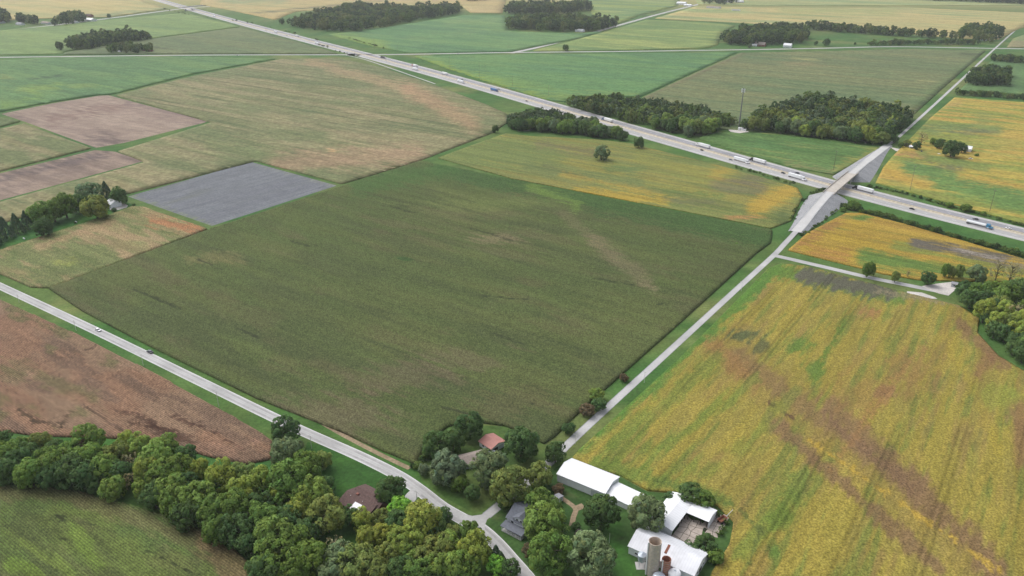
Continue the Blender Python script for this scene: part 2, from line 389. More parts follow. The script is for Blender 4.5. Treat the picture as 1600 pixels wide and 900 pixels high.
# ------------------------------------------------------------------ fields
DG, OL, TAN, BR, YE, GR = (70, 88, 50), (100, 104, 70), (150, 132, 104), (148, 112, 92), (190, 170, 66), (84, 124, 56)
LG = (112, 134, 62)
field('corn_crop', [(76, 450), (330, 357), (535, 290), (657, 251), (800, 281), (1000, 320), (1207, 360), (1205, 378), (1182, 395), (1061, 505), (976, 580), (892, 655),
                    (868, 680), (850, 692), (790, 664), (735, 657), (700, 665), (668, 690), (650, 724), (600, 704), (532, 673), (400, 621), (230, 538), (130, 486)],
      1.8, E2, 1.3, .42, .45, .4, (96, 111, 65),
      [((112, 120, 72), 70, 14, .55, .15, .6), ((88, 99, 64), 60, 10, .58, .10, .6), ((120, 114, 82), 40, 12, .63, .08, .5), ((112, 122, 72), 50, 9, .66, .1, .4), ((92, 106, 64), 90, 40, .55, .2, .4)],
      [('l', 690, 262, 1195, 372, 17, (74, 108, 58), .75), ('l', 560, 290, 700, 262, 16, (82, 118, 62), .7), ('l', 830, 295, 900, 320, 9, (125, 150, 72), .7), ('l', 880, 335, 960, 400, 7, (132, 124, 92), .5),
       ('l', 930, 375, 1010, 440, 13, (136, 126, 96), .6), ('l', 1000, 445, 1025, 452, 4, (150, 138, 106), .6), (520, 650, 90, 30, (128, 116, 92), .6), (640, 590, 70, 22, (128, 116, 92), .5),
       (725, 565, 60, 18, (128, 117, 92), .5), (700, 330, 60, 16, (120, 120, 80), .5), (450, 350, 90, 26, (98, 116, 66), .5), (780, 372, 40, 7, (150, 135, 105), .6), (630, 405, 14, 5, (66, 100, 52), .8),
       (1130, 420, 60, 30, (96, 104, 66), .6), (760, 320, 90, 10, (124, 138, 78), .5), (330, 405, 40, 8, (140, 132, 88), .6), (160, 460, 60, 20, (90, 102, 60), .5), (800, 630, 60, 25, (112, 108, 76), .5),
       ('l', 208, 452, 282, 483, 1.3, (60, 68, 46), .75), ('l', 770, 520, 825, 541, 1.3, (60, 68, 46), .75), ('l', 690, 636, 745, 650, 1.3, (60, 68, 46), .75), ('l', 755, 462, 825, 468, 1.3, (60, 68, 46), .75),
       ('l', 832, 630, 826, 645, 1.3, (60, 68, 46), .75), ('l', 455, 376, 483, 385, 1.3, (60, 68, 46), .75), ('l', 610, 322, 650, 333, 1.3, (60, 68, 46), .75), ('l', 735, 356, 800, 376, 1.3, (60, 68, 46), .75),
       ('l', 1025, 478, 1040, 472, 1.3, (60, 68, 46), .75), ('l', 930, 435, 990, 445, 1.3, (60, 68, 46), .75), ('l', 370, 512, 405, 528, 1.3, (60, 68, 46), .75), ('l', 310, 405, 350, 422, 1.3, (60, 68, 46), .75)], seed=11, K=1.07, soil_shade=.3, tex=.26)
field('corn_crop', [(-70, 412), (0, 390), (100, 358), (166, 337), (206, 322), (222, 323), (324, 357), (82, 449), (48, 448), (0, 427), (-70, 440)], 1.7, E2, 1.6, .42, .6, .5, (142, 132, 94),
      [((112, 124, 78), 45, 12, .5, .15, .8), ((160, 138, 106), 30, 8, .58, .1, .8), ((98, 112, 66), 40, 8, .66, .06, .6)],
      [('l', 240, 345, 310, 357, 9, (165, 118, 84), .9), ('l', 180, 345, 60, 385, 7, (160, 136, 104), .7), (85, 430, 45, 18, (104, 116, 72), .8), (90, 408, 20, 6, (150, 156, 84), .7), (250, 335, 22, 6, (150, 130, 96), .7)], seed=12, K=1.3)
field('bare_field', [(200, 307), (392, 253), (526, 290), (331, 353)], .05, E1, 3.0, .75, .03, .03, (127, 131, 135),
      [((137, 141, 146), 90, 1.6, .5, .2, .6), ((116, 118, 126), 120, 4, .56, .15, .5), ((120, 124, 110), 50, 20, .66, .06, .4)], [('l', 400, 252, 525, 289, 4, (150, 152, 140), .7), ('l', 200, 305, 330, 352, 3, (140, 150, 120), .7)], M['soil_shade'], 'structure', 13, tex=.16)
field('corn_crop', [(180, 149), (300, 119), (440, 92), (530, 91), (600, 106), (680, 133), (760, 163), (792, 178), (794, 190), (770, 207), (657, 250), (535, 287), (400, 251), (196, 303), (100, 320), (0, 349), (-60, 366), (-60, 330), (0, 315), (226, 253), (184, 236), (330, 191)],
      1.6, E2, 5, 1.7, .3, .4, (142, 138, 101),
      [((118, 124, 84), 140, 9, .52, .08, .8), ((151, 141, 106), 120, 12, .55, .1, .7), ((98, 108, 72), 160, 6, .66, .05, .8), ((106, 120, 80), 160, 60, .56, .1, .6)],
      [('l', 485, 97, 640, 140, 8, (170, 146, 112), .7), ('l', 640, 140, 740, 195, 14, (172, 142, 110), .75), ('l', 430, 255, 650, 240, 16, (164, 138, 110), .75), (518, 236, 9, 3, (205, 165, 120), .9), ('l', 230, 205, 500, 212, 10, (112, 122, 82), .7),
       ('l', 330, 225, 420, 240, 12, (118, 128, 84), .5), ('l', 180, 152, 400, 235, 9, (112, 124, 82), .6), ('l', 20, 335, 190, 290, 12, (148, 140, 98), .6), (620, 200, 100, 8, (112, 122, 84), .6)], M['cropfar'], seed=14, K=1.12)
field('corn_crop', [(-60, 214), (0, 201), (37, 193), (95, 214), (143, 231), (0, 267), (-60, 282)], 1.6, E2, 4, 1.7, .3, .4, (134, 130, 92), [((108, 120, 78), 90, 12, .5, .12, .8), ((152, 142, 108), 70, 10, .6, .08, .6)], (), M['cropfar'], seed=15, K=1.12)
field('corn_crop', [(-60, 192), (0, 183), (33, 189), (0, 198), (-60, 212)], 1.6, E2, 4, 1.7, .3, .4, (112, 128, 82), [((100, 112, 72), 60, 12, .5, .12, .7)], (), M['cropfar'], seed=16, K=1.12)
field('bare_field', [(2, 178), (80, 162), (155, 149.5), (170, 149), (326, 190), (195, 223), (150, 231), (95, 211), (38, 190)], .05, E2, 6, 3, .02, .03, (172, 152, 136),
      [((186, 166, 148), 60, 16, .5, .12, .7), ((156, 136, 124), 90, 9, .6, .08, .6)],
      [('l', 80, 187, 200, 162, 6, (148, 124, 112), .8), ('l', 200, 160, 320, 188, 6, (150, 130, 122), .7), (160, 220, 30, 9, (128, 112, 106), .9), ('l', 5, 178, 40, 190, 5, (138, 120, 110), .7), ('l', 120, 155, 165, 150, 4, (178, 158, 142), .6)], M['soil_shade'], 'structure', 17, K=.9)
field('bare_field', [(-60, 287), (0, 271), (148, 234.5), (180, 237), (224, 252), (0, 313), (-60, 329)], .05, E2, 5, 2, .02, .03, (168, 148, 132), [((186, 164, 146), 70, 5, .5, .12, .8), ((150, 130, 118), 90, 6, .6, .08, .6)],
      [('l', -20, 285, 165, 240, 6, (126, 112, 108), .85), ('l', 0, 296, 130, 262, 5, (150, 132, 122), .6), ('l', 190, 245, 222, 252, 4, (142, 124, 116), .7)], M['soil_shade'], 'structure', 18, K=.8)
field('soybean_crop', [(-60, 97), (0, 95), (60, 91), (120, 89.5), (300, 89), (432, 92), (300, 116), (176, 147.5), (152, 148.5), (60, 163), (0, 175), (-60, 189)], .9, E2, 10, 4, 0, .2, (101, 137, 86),
      [((117, 149, 90), 200, 30, .5, .14, .8), ((89, 125, 82), 150, 22, .58, .1, .7)], [('l', 30, 140, 90, 136, 5, (140, 164, 84), .7), (5, 120, 14, 4, (150, 156, 88), .8), ('l', 45, 124, 95, 118, 1.2, (66, 92, 62), .9), ('l', 0, 165, 60, 152, 5, (121, 153, 78), .7), (130, 134, 25, 4, (135, 157, 84), .6)], M['cropfar'], seed=19)
field('soybean_crop', [(-60, 53), (0, 48), (120, 36.5), (170, 31), (290, 20), (376, 42), (237, 60), (100, 81), (96, 84.5), (-60, 87)], .8, E2, 14, 7, 0, .2, (127, 153, 92), [((143, 165, 98), 300, 60, .5, .14, .8), ((113, 141, 90), 220, 30, .58, .1, .7)], (), M['cropfar'], seed=20)
field('corn_crop', [(102, 81.5), (237, 60.5), (378, 42.5), (430, 56), (505, 76), (528, 84), (300, 84), (97, 85)], 2.0, E2, 12, 6, 0, .4, (112, 128, 88), [((126, 136, 92), 200, 26, .5, .14, .8), ((96, 116, 80), 160, 26, .58, .1, .6)], [('l', 240, 73, 262, 76, 1.5, (60, 74, 56), .8)], M['cropfar'], seed=21)
field('soybean_crop', [(-90, -40), (150, -40), (190, -15), (225, 2), (262, 14), (170, 27), (60, 29), (0, 32), (-90, 36)], .8, E2, 24, 12, 0, .2, (196, 182, 122), [((204, 186, 124), 400, 60, .5, .14, .9), ((164, 168, 112), 300, 40, .6, .1, .7)], [('l', 120, 27, 262, 14, 3, (140, 156, 108), .8)], M['cropfar'], seed=22)
field('soybean_crop', [(312, 7), (345, 13), (430, 31), (462, 18), (600, 9), (720, 8), (735, 20), (785, 21), (790, 3), (800, -40), (330, -40)], .8, E2, 24, 12, 0, .2, (194, 176, 120), [((204, 182, 124), 400, 60, .5, .14, .9), ((160, 164, 112), 300, 40, .6, .1, .6)],
      [('l', 350, 0, 440, 0, 6, (140, 160, 112), .8), ('l', 400, 20, 600, 1, 1.3, (112, 112, 82), .8), ('l', 735, 16, 790, 14, 8, (196, 176, 126), .8)], M['cropfar'], seed=23)
field('soybean_crop', [(512, 54), (620, 40), (725, 24), (788, 24), (795, 49), (905, 53), (962, 45), (900, 61), (800, 80.5), (640, 83), (585, 73)], .9, E2, 14, 6, 0, .2, (103, 143, 92), [((123, 157, 98), 260, 36, .52, .12, .8), ((93, 131, 90), 200, 30, .58, .1, .7)],
      [('l', 520, 54, 600, 72, 7, (143, 164, 82), .7), ('l', 640, 60, 790, 44, 5, (133, 161, 100), .5), ('l', 700, 35, 790, 30, 4, (150, 168, 108), .5)], M['cropfar'], seed=24)
field('soybean_crop', [(828, 80), (880, 68), (1010, 31), (1120, 36), (1150, 40), (1128, 52), (1122, 70), (1108, 75), (960, 79)], .8, E2, 14, 6, 0, .2, (133, 155, 92), [((164, 174, 104), 160, 24, .54, .08, .85), ((107, 139, 86), 180, 24, .58, .1, .7)], [('l', 1010, 33, 1150, 44, 4, (113, 141, 86), .6), (860, 78, 50, 4, (156, 168, 98), .6)], M['cropfar'], seed=25)
field('soybean_crop', [(1022, 29), (1088, 10), (1200, 12), (1420, 12), (1600, 20), (1660, 22), (1590, 46), (1560, 62), (1500, 60), (1300, 43), (1190, 38), (1120, 34)], .8, E2, 20, 9, 0, .2, (190, 180, 122), [((202, 184, 124), 300, 50, .5, .14, .9), ((146, 164, 110), 260, 30, .58, .08, .8)], [('l', 1220, 16, 1400, 18, 4, (149, 166, 102), .6), (1120, 16, 60, 4, (150, 170, 110), .7)], M['cropfar'], seed=26)
field('soybean_crop', [(860, -30), (1070, -30), (1060, 9), (1000, 24), (965, 38), (925, 22), (920, 8)], .8, E2, 20, 9, 0, .2, (147, 164, 90), [((164, 176, 112), 300, 50, .52, .12, .8), ((113, 143, 94), 260, 30, .55, .1, .8)], [('l', 930, 30, 1020, 18, 5, (109, 143, 92), .8)], M['cropfar'], seed=27)
field('soybean_crop', [(1090, 7), (1075, -30), (1700, -30), (1700, 8), (1420, 9), (1210, 9)], .8, E2, 24, 12, 0, .2, (176, 178, 118), [((140, 164, 110), 300, 40, .54, .1, .8)], (), M['cropfar'], seed=28)
field('soybean_crop', [(648, 88), (800, 85.5), (1000, 83.5), (1152, 82), (1080, 115), (1000, 151), (900, 150), (885, 160), (850, 155), (760, 127), (690, 104)], .9, E2, 9, 4, 0, .2, (105, 145, 90), [((121, 155, 92), 260, 30, .52, .12, .7), ((93, 133, 90), 180, 22, .58, .1, .7)],
      [('l', 650, 92, 850, 152, 5, (149, 168, 74), .8), ('l', 760, 118, 890, 150, 8, (127, 157, 86), .6), ('l', 860, 150, 990, 148, 5, (137, 159, 86), .6)], M['cropfar'], seed=29)
field('corn_crop', [(1157, 82.5), (1300, 80), (1420, 76.5), (1540, 79), (1470, 140), (1428, 178), (1405, 190), (1170, 205), (1000, 190), (1004, 152), (1080, 117)], 2.0, E2, 6, 1.9, .2, .4, (124, 134, 92), [((138, 140, 96), 260, 7, .5, .1, .85), ((106, 122, 84), 220, 8, .58, .07, .8), ((102, 128, 86), 200, 60, .56, .12, .5)],
      [('l', 1160, 84, 1010, 150, 3, (122, 116, 86), .8), (1250, 100, 30, 5, (158, 144, 104), .5), ('l', 1235, 90, 1278, 94, 1.2, (176, 172, 116), .8), ('l', 1435, 126, 1465, 128, 1.2, (176, 172, 116), .8), ('l', 1535, 82, 1430, 165, 5, (112, 136, 84), .6), ('l', 1500, 84, 1540, 85, 2, (84, 92, 66), .7)], M['cropfar'], seed=30)
field('corn_crop', [(1092, 216), (1112, 207), (1200, 208), (1290, 219), (1375, 231), (1366, 240), (1335, 256), (1303, 273), (1240, 262), (1150, 236)], .9, E2, 3, 1.5, .1, .25, (104, 136, 76), [((88, 122, 66), 80, 12, .5, .14, .8), ((146, 150, 84), 60, 8, .62, .07, .7)],
      [('l', 1310, 262, 1370, 236, 6, (160, 156, 86), .7), ('l', 1230, 255, 1300, 268, 4, (150, 142, 96), .6), (1200, 225, 60, 7, (92, 132, 78), .6)], M['cropfar'], seed=31)
field('soybean_crop', [(1555, 90), (1600, 93), (1670, 98), (1670, 150), (1600, 148), (1498, 142), (1520, 122)], .9, E1, 8, 4, 0, .2, (107, 139, 86), [((93, 125, 80), 120, 30, .5, .14, .7), ((133, 156, 86), 90, 30, .6, .08, .6)], (), M['cropfar'], seed=32)
field('corn_crop', [(1573, 74), (1583, 60), (1640, 40), (1670, 45), (1670, 74)], 1.5, E2, 9, 4, 0, .3, (152, 146, 108), [((124, 148, 92), 120, 30, .5, .14, .7)], (), M['cropfar'], seed=33)
field('soybean_crop', [(1492, 152), (1600, 160), (1680, 168), (1680, 372), (1600, 350), (1500, 322), (1368, 286), (1380, 262), (1394, 245), (1425, 214), (1452, 186)], .8, E2, 2.4, 1.3, .1, .22, (184, 166, 82),
      [((196, 160, 84), 80, 14, .5, .12, .8), ((132, 148, 74), 90, 14, .57, .07, .9), ((158, 160, 78), 60, 9, .5, .2, .4)],
      [('l', 1395, 240, 1450, 245, 4, (176, 136, 92), .9), ('l', 1420, 258, 1500, 262, 6, (112, 112, 86), .8), ('l', 1420, 262, 1600, 312, 13, (104, 136, 76), .95), ('l', 1470, 285, 1640, 335, 12, (108, 140, 76), .9), ('l', 1440, 240, 1540, 262, 7, (118, 140, 78), .7), ('l', 1500, 275, 1620, 290, 6, (190, 158, 78), .7),
       ('l', 1425, 198, 1560, 204, 8, (114, 136, 82), .85), (1535, 190, 12, 12, (140, 148, 84), .6), (1520, 206, 40, 4, (104, 106, 84), .6), ('l', 1380, 265, 1440, 292, 8, (192, 160, 76), .7), ('l', 1420, 180, 1500, 160, 4, (192, 160, 100), .6), (1585, 225, 60, 18, (190, 166, 88), .6), ('l', 1376, 278, 1480, 310, 4, (146, 148, 82), .6)], M['cropfar'], seed=34, K=1.05)
field('soybean_crop', [(684, 247), (740, 226), (790, 209), (830, 213), (930, 218), (985, 224), (1040, 238), (1120, 258), (1190, 277), (1246, 294), (1254, 308), (1236, 345), (1205, 357), (1000, 317), (800, 279)], .85, E2, 2.2, 1.0, .1, .25, (136, 145, 80),
      [((168, 154, 76), 70, 6, .58, .1, .7), ((116, 132, 74), 80, 4, .56, .06, .8), ((140, 138, 82), 50, 3, .5, .2, .5)],
      [('l', 690, 244, 860, 240, 20, (120, 136, 78), .7), ('l', 820, 262, 1000, 285, 7, (112, 126, 76), .6), ('l', 1000, 250, 1110, 275, 10, (150, 150, 76), .6), ('l', 840, 225, 930, 238, 6, (132, 118, 88), .6), ('l', 900, 300, 1040, 315, 8, (196, 166, 70), .8), ('l', 1040, 312, 1120, 318, 5, (112, 114, 84), .6), ('l', 1120, 288, 1190, 296, 9, (120, 114, 92), .55),
       (1175, 282, 30, 9, (118, 112, 92), .6), ('l', 1180, 325, 1240, 295, 14, (198, 164, 72), .8), (1160, 340, 22, 4, (190, 140, 90), .8), (980, 262, 35, 6, (108, 130, 76), .7), ('l', 850, 258, 930, 284, 3, (110, 116, 76), .7), ('l', 880, 272, 1010, 300, 5, (190, 160, 72), .6),
       ('l', 1150, 258, 1120, 270, 10, (186, 158, 72), .6), (1225, 338, 14, 12, (96, 112, 66), .8), ('l', 1040, 300, 1130, 306, 4, (112, 132, 72), .7)], M['crop'], seed=35, K=1.0, tex=.3, tram=23)
field('soybean_crop', [(1231, 391), (1262, 364), (1322, 333), (1345, 333), (1420, 352), (1500, 375), (1600, 405), (1680, 428), (1680, 470), (1600, 448), (1560, 440), (1440, 438), (1380, 428), (1300, 408)], .85, E2, 2.0, .9, .1, .25, (184, 156, 70),
      [((182, 156, 64), 50, 8, .5, .12, .8), ((130, 142, 68), 60, 8, .64, .06, .8), ((172, 136, 74), 40, 5, .64, .06, .35)],
      [('l', 1245, 385, 1310, 345, 6, (168, 126, 76), .8), ('l', 1270, 392, 1320, 400, 9, (178, 130, 76), .6), ('l', 1350, 402, 1520, 430, 12, (106, 136, 66), .95), ('l', 1400, 385, 1600, 425, 8, (124, 142, 70), .7), ('l', 1430, 380, 1570, 405, 7, (112, 106, 94), 1.0), ('l', 1490, 388, 1600, 415, 3, (170, 160, 148), .8),
       (1350, 340, 10, 3, (92, 132, 62), .8), ('l', 1460, 412, 1600, 436, 6, (140, 148, 68), .7), (1590, 415, 40, 9, (120, 112, 90), .6)], M['crop'], seed=36, K=1.0, tram=21)
field('soybean_crop', [(890, 722), (902, 706), (1060, 562), (1200, 420), (1222, 412), (1260, 416), (1400, 454), (1500, 478), (1530, 498), (1527, 520), (1560, 556), (1600, 580), (1690, 630), (1720, 990), (1090, 990), (1112, 895), (1140, 850), (1146, 815), (1120, 790), (1060, 770), (1012, 766), (968, 742)], .85, E1, 1.1, .55, .12, .3, (162, 149, 70),
      [((158, 146, 76), 40, 4, .5, .12, .8), ((126, 136, 66), 34, 3, .6, .06, .75), ((156, 130, 82), 40, 4, .64, .06, .45), ((178, 160, 76), 12, 2, .58, .08, .5)],
      [('l', 1150, 560, 1540, 890, 40, (154, 132, 76), .5), ('l', 1150, 555, 1420, 760, 15, (138, 112, 82), .6), ('l', 1300, 640, 1560, 890, 21, (134, 106, 82), .72), ('l', 1210, 660, 1470, 890, 12, (134, 106, 82), .7), ('l', 1090, 520, 1180, 600, 14, (160, 124, 78), .7),
       ('l', 1268, 690, 1560, 892, 4.5, (196, 166, 72), .85), ('l', 1200, 628, 1240, 655, 2, (96, 74, 56), .8), ('l', 900, 700, 1210, 415, 16, (92, 136, 60), .9), ('l', 1210, 420, 1400, 462, 14, (104, 140, 62), .8), ('l', 1255, 430, 1390, 456, 13, (104, 102, 88), .95), ('l', 1370, 455, 1530, 478, 4, (150, 140, 110), .7),
       (1160, 525, 22, 8, (92, 104, 70), .85), (1190, 542, 14, 10, (88, 96, 66), .7), (1250, 540, 22, 14, (104, 134, 60), .8), (1272, 575, 14, 16, (98, 132, 58), .75), ('l', 1285, 560, 1318, 505, 4, (112, 138, 60), .8), ('l', 1500, 505, 1570, 570, 11, (140, 112, 80), .8), ('l', 1530, 580, 1545, 560, 12, (150, 116, 82), .7),
       (1385, 612, 16, 10, (132, 98, 84), .8), (1465, 600, 22, 22, (146, 116, 82), .45), (1420, 580, 40, 40, (160, 126, 80), .55), (1350, 620, 40, 30, (158, 126, 76), .5), (1360, 488, 12, 8, (170, 124, 84), .7), ('l', 1590, 640, 1600, 720, 16, (150, 116, 84), .7),
       (1000, 700, 70, 20, (124, 140, 64), .6), (960, 730, 40, 14, (130, 140, 64), .5), (1060, 735, 50, 14, (122, 138, 62), .6), (1250, 760, 26, 22, (112, 136, 64), .7), ('l', 960, 690, 1120, 560, 14, (118, 138, 62), .6), ('l', 1040, 700, 1180, 590, 10, (114, 138, 60), .55), ('l', 930, 725, 1130, 780, 14, (112, 136, 62), .65), ('l', 1160, 860, 1240, 780, 14, (116, 138, 62), .6), ('l', 1180, 680, 1240, 610, 9, (122, 140, 62), .5), (1220, 810, 20, 16, (110, 134, 58), .7), (1160, 700, 30, 14, (132, 142, 64), .5), ('l', 1010, 745, 1150, 790, 4, (96, 118, 58), .7), ('l', 1150, 790, 1190, 830, 3, (100, 112, 58), .7), ('l', 1190, 825, 1170, 880, 3, (100, 112, 58), .7),
       (1210, 860, 12, 16, (84, 124, 56), .7), ('l', 1440, 540, 1300, 730, 6, (168, 130, 82), .5), ('l', 1480, 520, 1560, 700, 9, (176, 158, 66), .4), (1140, 480, 20, 14, (110, 140, 62), .6), (1560, 620, 40, 16, (150, 158, 70), .6)], M['crop'], seed=37, K=1.0, tex=.25, tram=19)
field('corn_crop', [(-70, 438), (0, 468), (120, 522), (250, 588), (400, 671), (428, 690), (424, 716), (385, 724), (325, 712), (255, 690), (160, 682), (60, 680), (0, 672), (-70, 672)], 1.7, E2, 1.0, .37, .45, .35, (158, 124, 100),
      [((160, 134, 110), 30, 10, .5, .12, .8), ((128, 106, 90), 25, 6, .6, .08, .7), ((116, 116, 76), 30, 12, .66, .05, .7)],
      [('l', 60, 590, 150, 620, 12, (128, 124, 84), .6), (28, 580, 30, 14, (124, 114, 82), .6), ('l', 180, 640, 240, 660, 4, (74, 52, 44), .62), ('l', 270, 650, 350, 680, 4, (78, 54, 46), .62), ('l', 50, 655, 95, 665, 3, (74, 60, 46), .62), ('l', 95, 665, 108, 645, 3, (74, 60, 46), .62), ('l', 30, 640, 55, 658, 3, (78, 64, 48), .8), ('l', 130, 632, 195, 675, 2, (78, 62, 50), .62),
       ('l', 240, 628, 265, 632, 2.5, (78, 58, 48), .62), ('l', 240, 670, 300, 690, 6, (86, 60, 50), .7), ('l', 132, 547, 150, 540, 1.5, (70, 54, 44), .62), ('l', 200, 660, 270, 672, 3, (80, 56, 46), .8), ('l', 300, 660, 380, 700, 3, (84, 60, 50), .7), (360, 700, 50, 14, (166, 130, 108), .6), (400, 690, 20, 12, (170, 134, 116), .6)], seed=38, K=1.28, soil_shade=.68)
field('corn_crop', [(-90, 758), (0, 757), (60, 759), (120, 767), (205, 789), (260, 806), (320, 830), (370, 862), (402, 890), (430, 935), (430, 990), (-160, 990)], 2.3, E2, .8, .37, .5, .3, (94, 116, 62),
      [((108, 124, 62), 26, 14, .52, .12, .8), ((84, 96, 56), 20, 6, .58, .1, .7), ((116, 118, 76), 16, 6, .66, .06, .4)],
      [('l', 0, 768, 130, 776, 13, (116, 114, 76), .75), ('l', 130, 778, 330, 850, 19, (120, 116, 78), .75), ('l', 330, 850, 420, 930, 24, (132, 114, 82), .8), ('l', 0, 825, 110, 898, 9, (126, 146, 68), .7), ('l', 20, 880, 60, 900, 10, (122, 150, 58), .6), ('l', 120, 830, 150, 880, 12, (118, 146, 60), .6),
       ('l', 88, 806, 100, 812, 2.5, (44, 56, 30), .9), ('l', 128, 814, 148, 820, 2.5, (44, 56, 30), .9), ('l', 230, 860, 320, 905, 2, (52, 64, 36), .9), ('l', 92, 838, 100, 842, 2, (48, 60, 32), .8)], seed=39, K=1.35, soil_shade=.55)
def lawn(px, base=(66, 118, 50), seed=50, lay=None, z=.02, blobs=(), K=1.0):
    return field('lawn', px, z, E2, 1.6, 1.6, 0, 0, base, lay or [((86, 132, 56), 20, 12, .52, .14, .7), ((56, 100, 44), 12, 12, .6, .08, .6)], blobs, M['grass'], 'structure', seed, K)
lawn([(480, 690), (520, 700), (600, 742), (640, 765), (650, 800), (560, 810), (500, 780), (470, 730)], (62, 100, 46), 51)
lawn([(20, 690), (60, 680), (200, 688), (300, 708), (380, 726), (410, 700), (470, 690), (500, 745), (430, 800), (300, 770), (100, 712), (20, 705)], (76, 122, 62), 52)
lawn([(650, 722), (665, 690), (720, 664), (790, 666), (850, 694), (880, 700), (870, 730), (800, 780), (770, 792), (742, 803), (700, 780), (660, 752)], (92, 120, 60), 53, [((118, 128, 74), 20, 12, .5, .14, .7), ((72, 108, 52), 14, 12, .58, .08, .6)])
lawn([(872, 728), (890, 722), (968, 744), (1010, 768), (1060, 772), (1120, 792), (1146, 816), (1140, 850), (1110, 895), (1095, 990), (800, 990), (780, 900), (752, 825), (775, 800), (800, 782)], (78, 110, 58), 54, [((92, 120, 62), 20, 12, .52, .14, .7), ((62, 94, 50), 12, 12, .58, .08, .6), ((112, 116, 76), 14, 8, .68, .05, .6)], blobs=[('l', 955, 830, 985, 900, 14, (84, 138, 58), .6)])
lawn([(0, 375), (60, 355), (160, 322), (190, 312), (203, 318), (215, 322), (165, 337), (100, 357), (0, 389)], (84, 132, 72), 55)
lawn([(1395, 236), (1420, 222), (1445, 226), (1475, 228), (1530, 238), (1538, 250), (1500, 252), (1440, 242)], (92, 130, 74), 56)
# ------------------------------------------------------------------ roads
def pts(px): return [at(*p) for p in px]
roadA = spline(pts([(-80, 410), (0, 447), (150, 517), (300, 590), (450, 663), (560, 712), (620, 742), (655, 765), (690, 792), (725, 812), (750, 826), (775, 848), (800, 876), (825, 905), (850, 940)]), 12)
ribbon('road', roadA, -2.4, 2.4, .03, M['concroad'])
lead = [p for p in roadA]
def dashes(path, off, w_, dash, gap, z, m, name):
    mb = MB(); q = offset(path, off); pos = 0.0; nxt = 0.0
    for a, b in zip(q[:-1], q[1:]):
        L = (b - a).length
        if L < 1e-6: continue
        t = (b - a) / L; n = Vector((t.y, -t.x, 0)) * w_ * G / 2
        while nxt < pos + L:
            s0 = max(nxt - pos, 0); s1 = min(nxt + dash - pos, L)
            if s1 > s0:
                p, r = a + t * s0, a + t * s1
                mb.add([p - n + Vector((0, 0, z)), r - n + Vector((0, 0, z)), r + n + Vector((0, 0, z)), p + n + Vector((0, 0, z))], [(3, 2, 1, 0)])
            nxt += dash + gap
        pos += L
    me = bpy.data.meshes.new(name); me.from_pydata(mb.v, [], mb.f); me.update(); me.materials.append(m)
    return tag(link(bpy.data.objects.new(name, me)), kind='structure')
ribbon('road_edge_line', roadA, -2.25, -2.12, .034, M['white']); ribbon('road_edge_line', roadA, 2.12, 2.25, .034, M['white'])
for a in (-1.15, 1.15): ribbon('road_wear', roadA, a - .42, a + .42, .032, M['wear'])
ribbon('road_center_joint', roadA, -.07, .07, .034, M['tar'])
dashes(roadA, 0, 4.2, .12, 6.0, .038, M['tar'], 'road_joint')
roadB = pts([(760, 806), (790, 782), (826, 752)]) + pts([(866, 716), (907, 676), (1028, 565), (1150, 453), (1209, 399), (1226, 381)]) + \
        [at(1240, 366, .7), at(1256, 348, 2.0), at(1277, 322, 4.6), at(1297, 300, 6.4), at(1314, 285, 6.7), at(1331, 271, 6.4), at(1348, 257, 5), at(1363, 245, 3.2), at(1380, 232, 1.0)] + pts([(1397, 220), (1420, 200), (1480, 145), (1550, 80), (1590, 44), (1640, 0), (1665, -25)])
roadBs = spline(roadB, 8)
for p in roadBs: p.z = max(p.z, 0.0)
ribbon('county_road', roadBs, -1.4, 1.4, .045, M['concroad'])
ribbon('road_shoulder', roadBs[:80], 1.4, 1.6, .036, M['gravel']); ribbon('road_shoulder', roadBs[:80], -1.7, -1.4, .036, M['gravel'])
sheet('road_mouth', [(698, 789), (720, 802), (738, 806), (752, 804), (766, 797), (779, 787), (786, 791), (773, 801), (761, 812), (757, 822), (758, 832), (764, 843), (745, 830), (720, 812)], .055, M['concroad'])
roadC = spline(pts([(-120, 91), (0, 89.5), (300, 86.2), (545, 85.5), (640, 84.8), (800, 82), (1000, 80), (1200, 77), (1300, 75), (1400, 73), (1550, 75.5), (1640, 77), (1750, 78)]), 6)
ribbon('county_road', roadC, -4.2, 4.2, .04, M['shoulder'])
ribbon('county_road', spline(pts([(798, 83), (860, 69), (965, 40), (1030, 22), (1090, 7), (1150, -8)]), 6), -5, 5, .05, M['shoulder'])
ribbon('county_road', spline(pts([(-100, 52), (0, 48), (60, 42), (160, 30), (235, 20), (290, 13), (330, 10), (420, 5)]), 6), -6, 6, .05, M['shoulder'])
ribbon('frontage_road', spline(pts([(540, 86), (570, 93), (600, 103), (680, 131)]), 6), -1.2, 1.2, .06, M['shoulder'])
ribbon('farm_lane', spline(pts([(1209, 399), (1240, 406), (1300, 420), (1360, 434), (1420, 446), (1470, 456)]), 6), -2.2, 2.2, .055, M['concroad'])
sheet('gravel_yard', [(1440, 447), (1465, 443), (1490, 440), (1500, 446), (1482, 462), (1465, 458)], .065, M['paledirt'])
sheet('gravel_patch', [(1417, 455), (1440, 457), (1460, 464), (1465, 467), (1418, 465)], .062, M['paledirt'])
ribbon('driveway', spline(pts([(655, 766), (644, 774), (636, 786), (628, 792)]), 6), -2, 2, .05, M['concroad'])
ribbon('dirt_path', spline(pts([(868, 772), (885, 783), (899, 795), (896, 808), (893, 822)]), 6), -.8, .8, .045, M['dirt'])
ribbon('dirt_path', spline(pts([(899, 795), (912, 790)]), 6), -1.2, 1.2, .05, M['dirt'])
ribbon('dirt_verge', spline(pts([(505, 662), (540, 682), (590, 708), (640, 732)]), 6), -.9, .9, .03, M['dirt'])
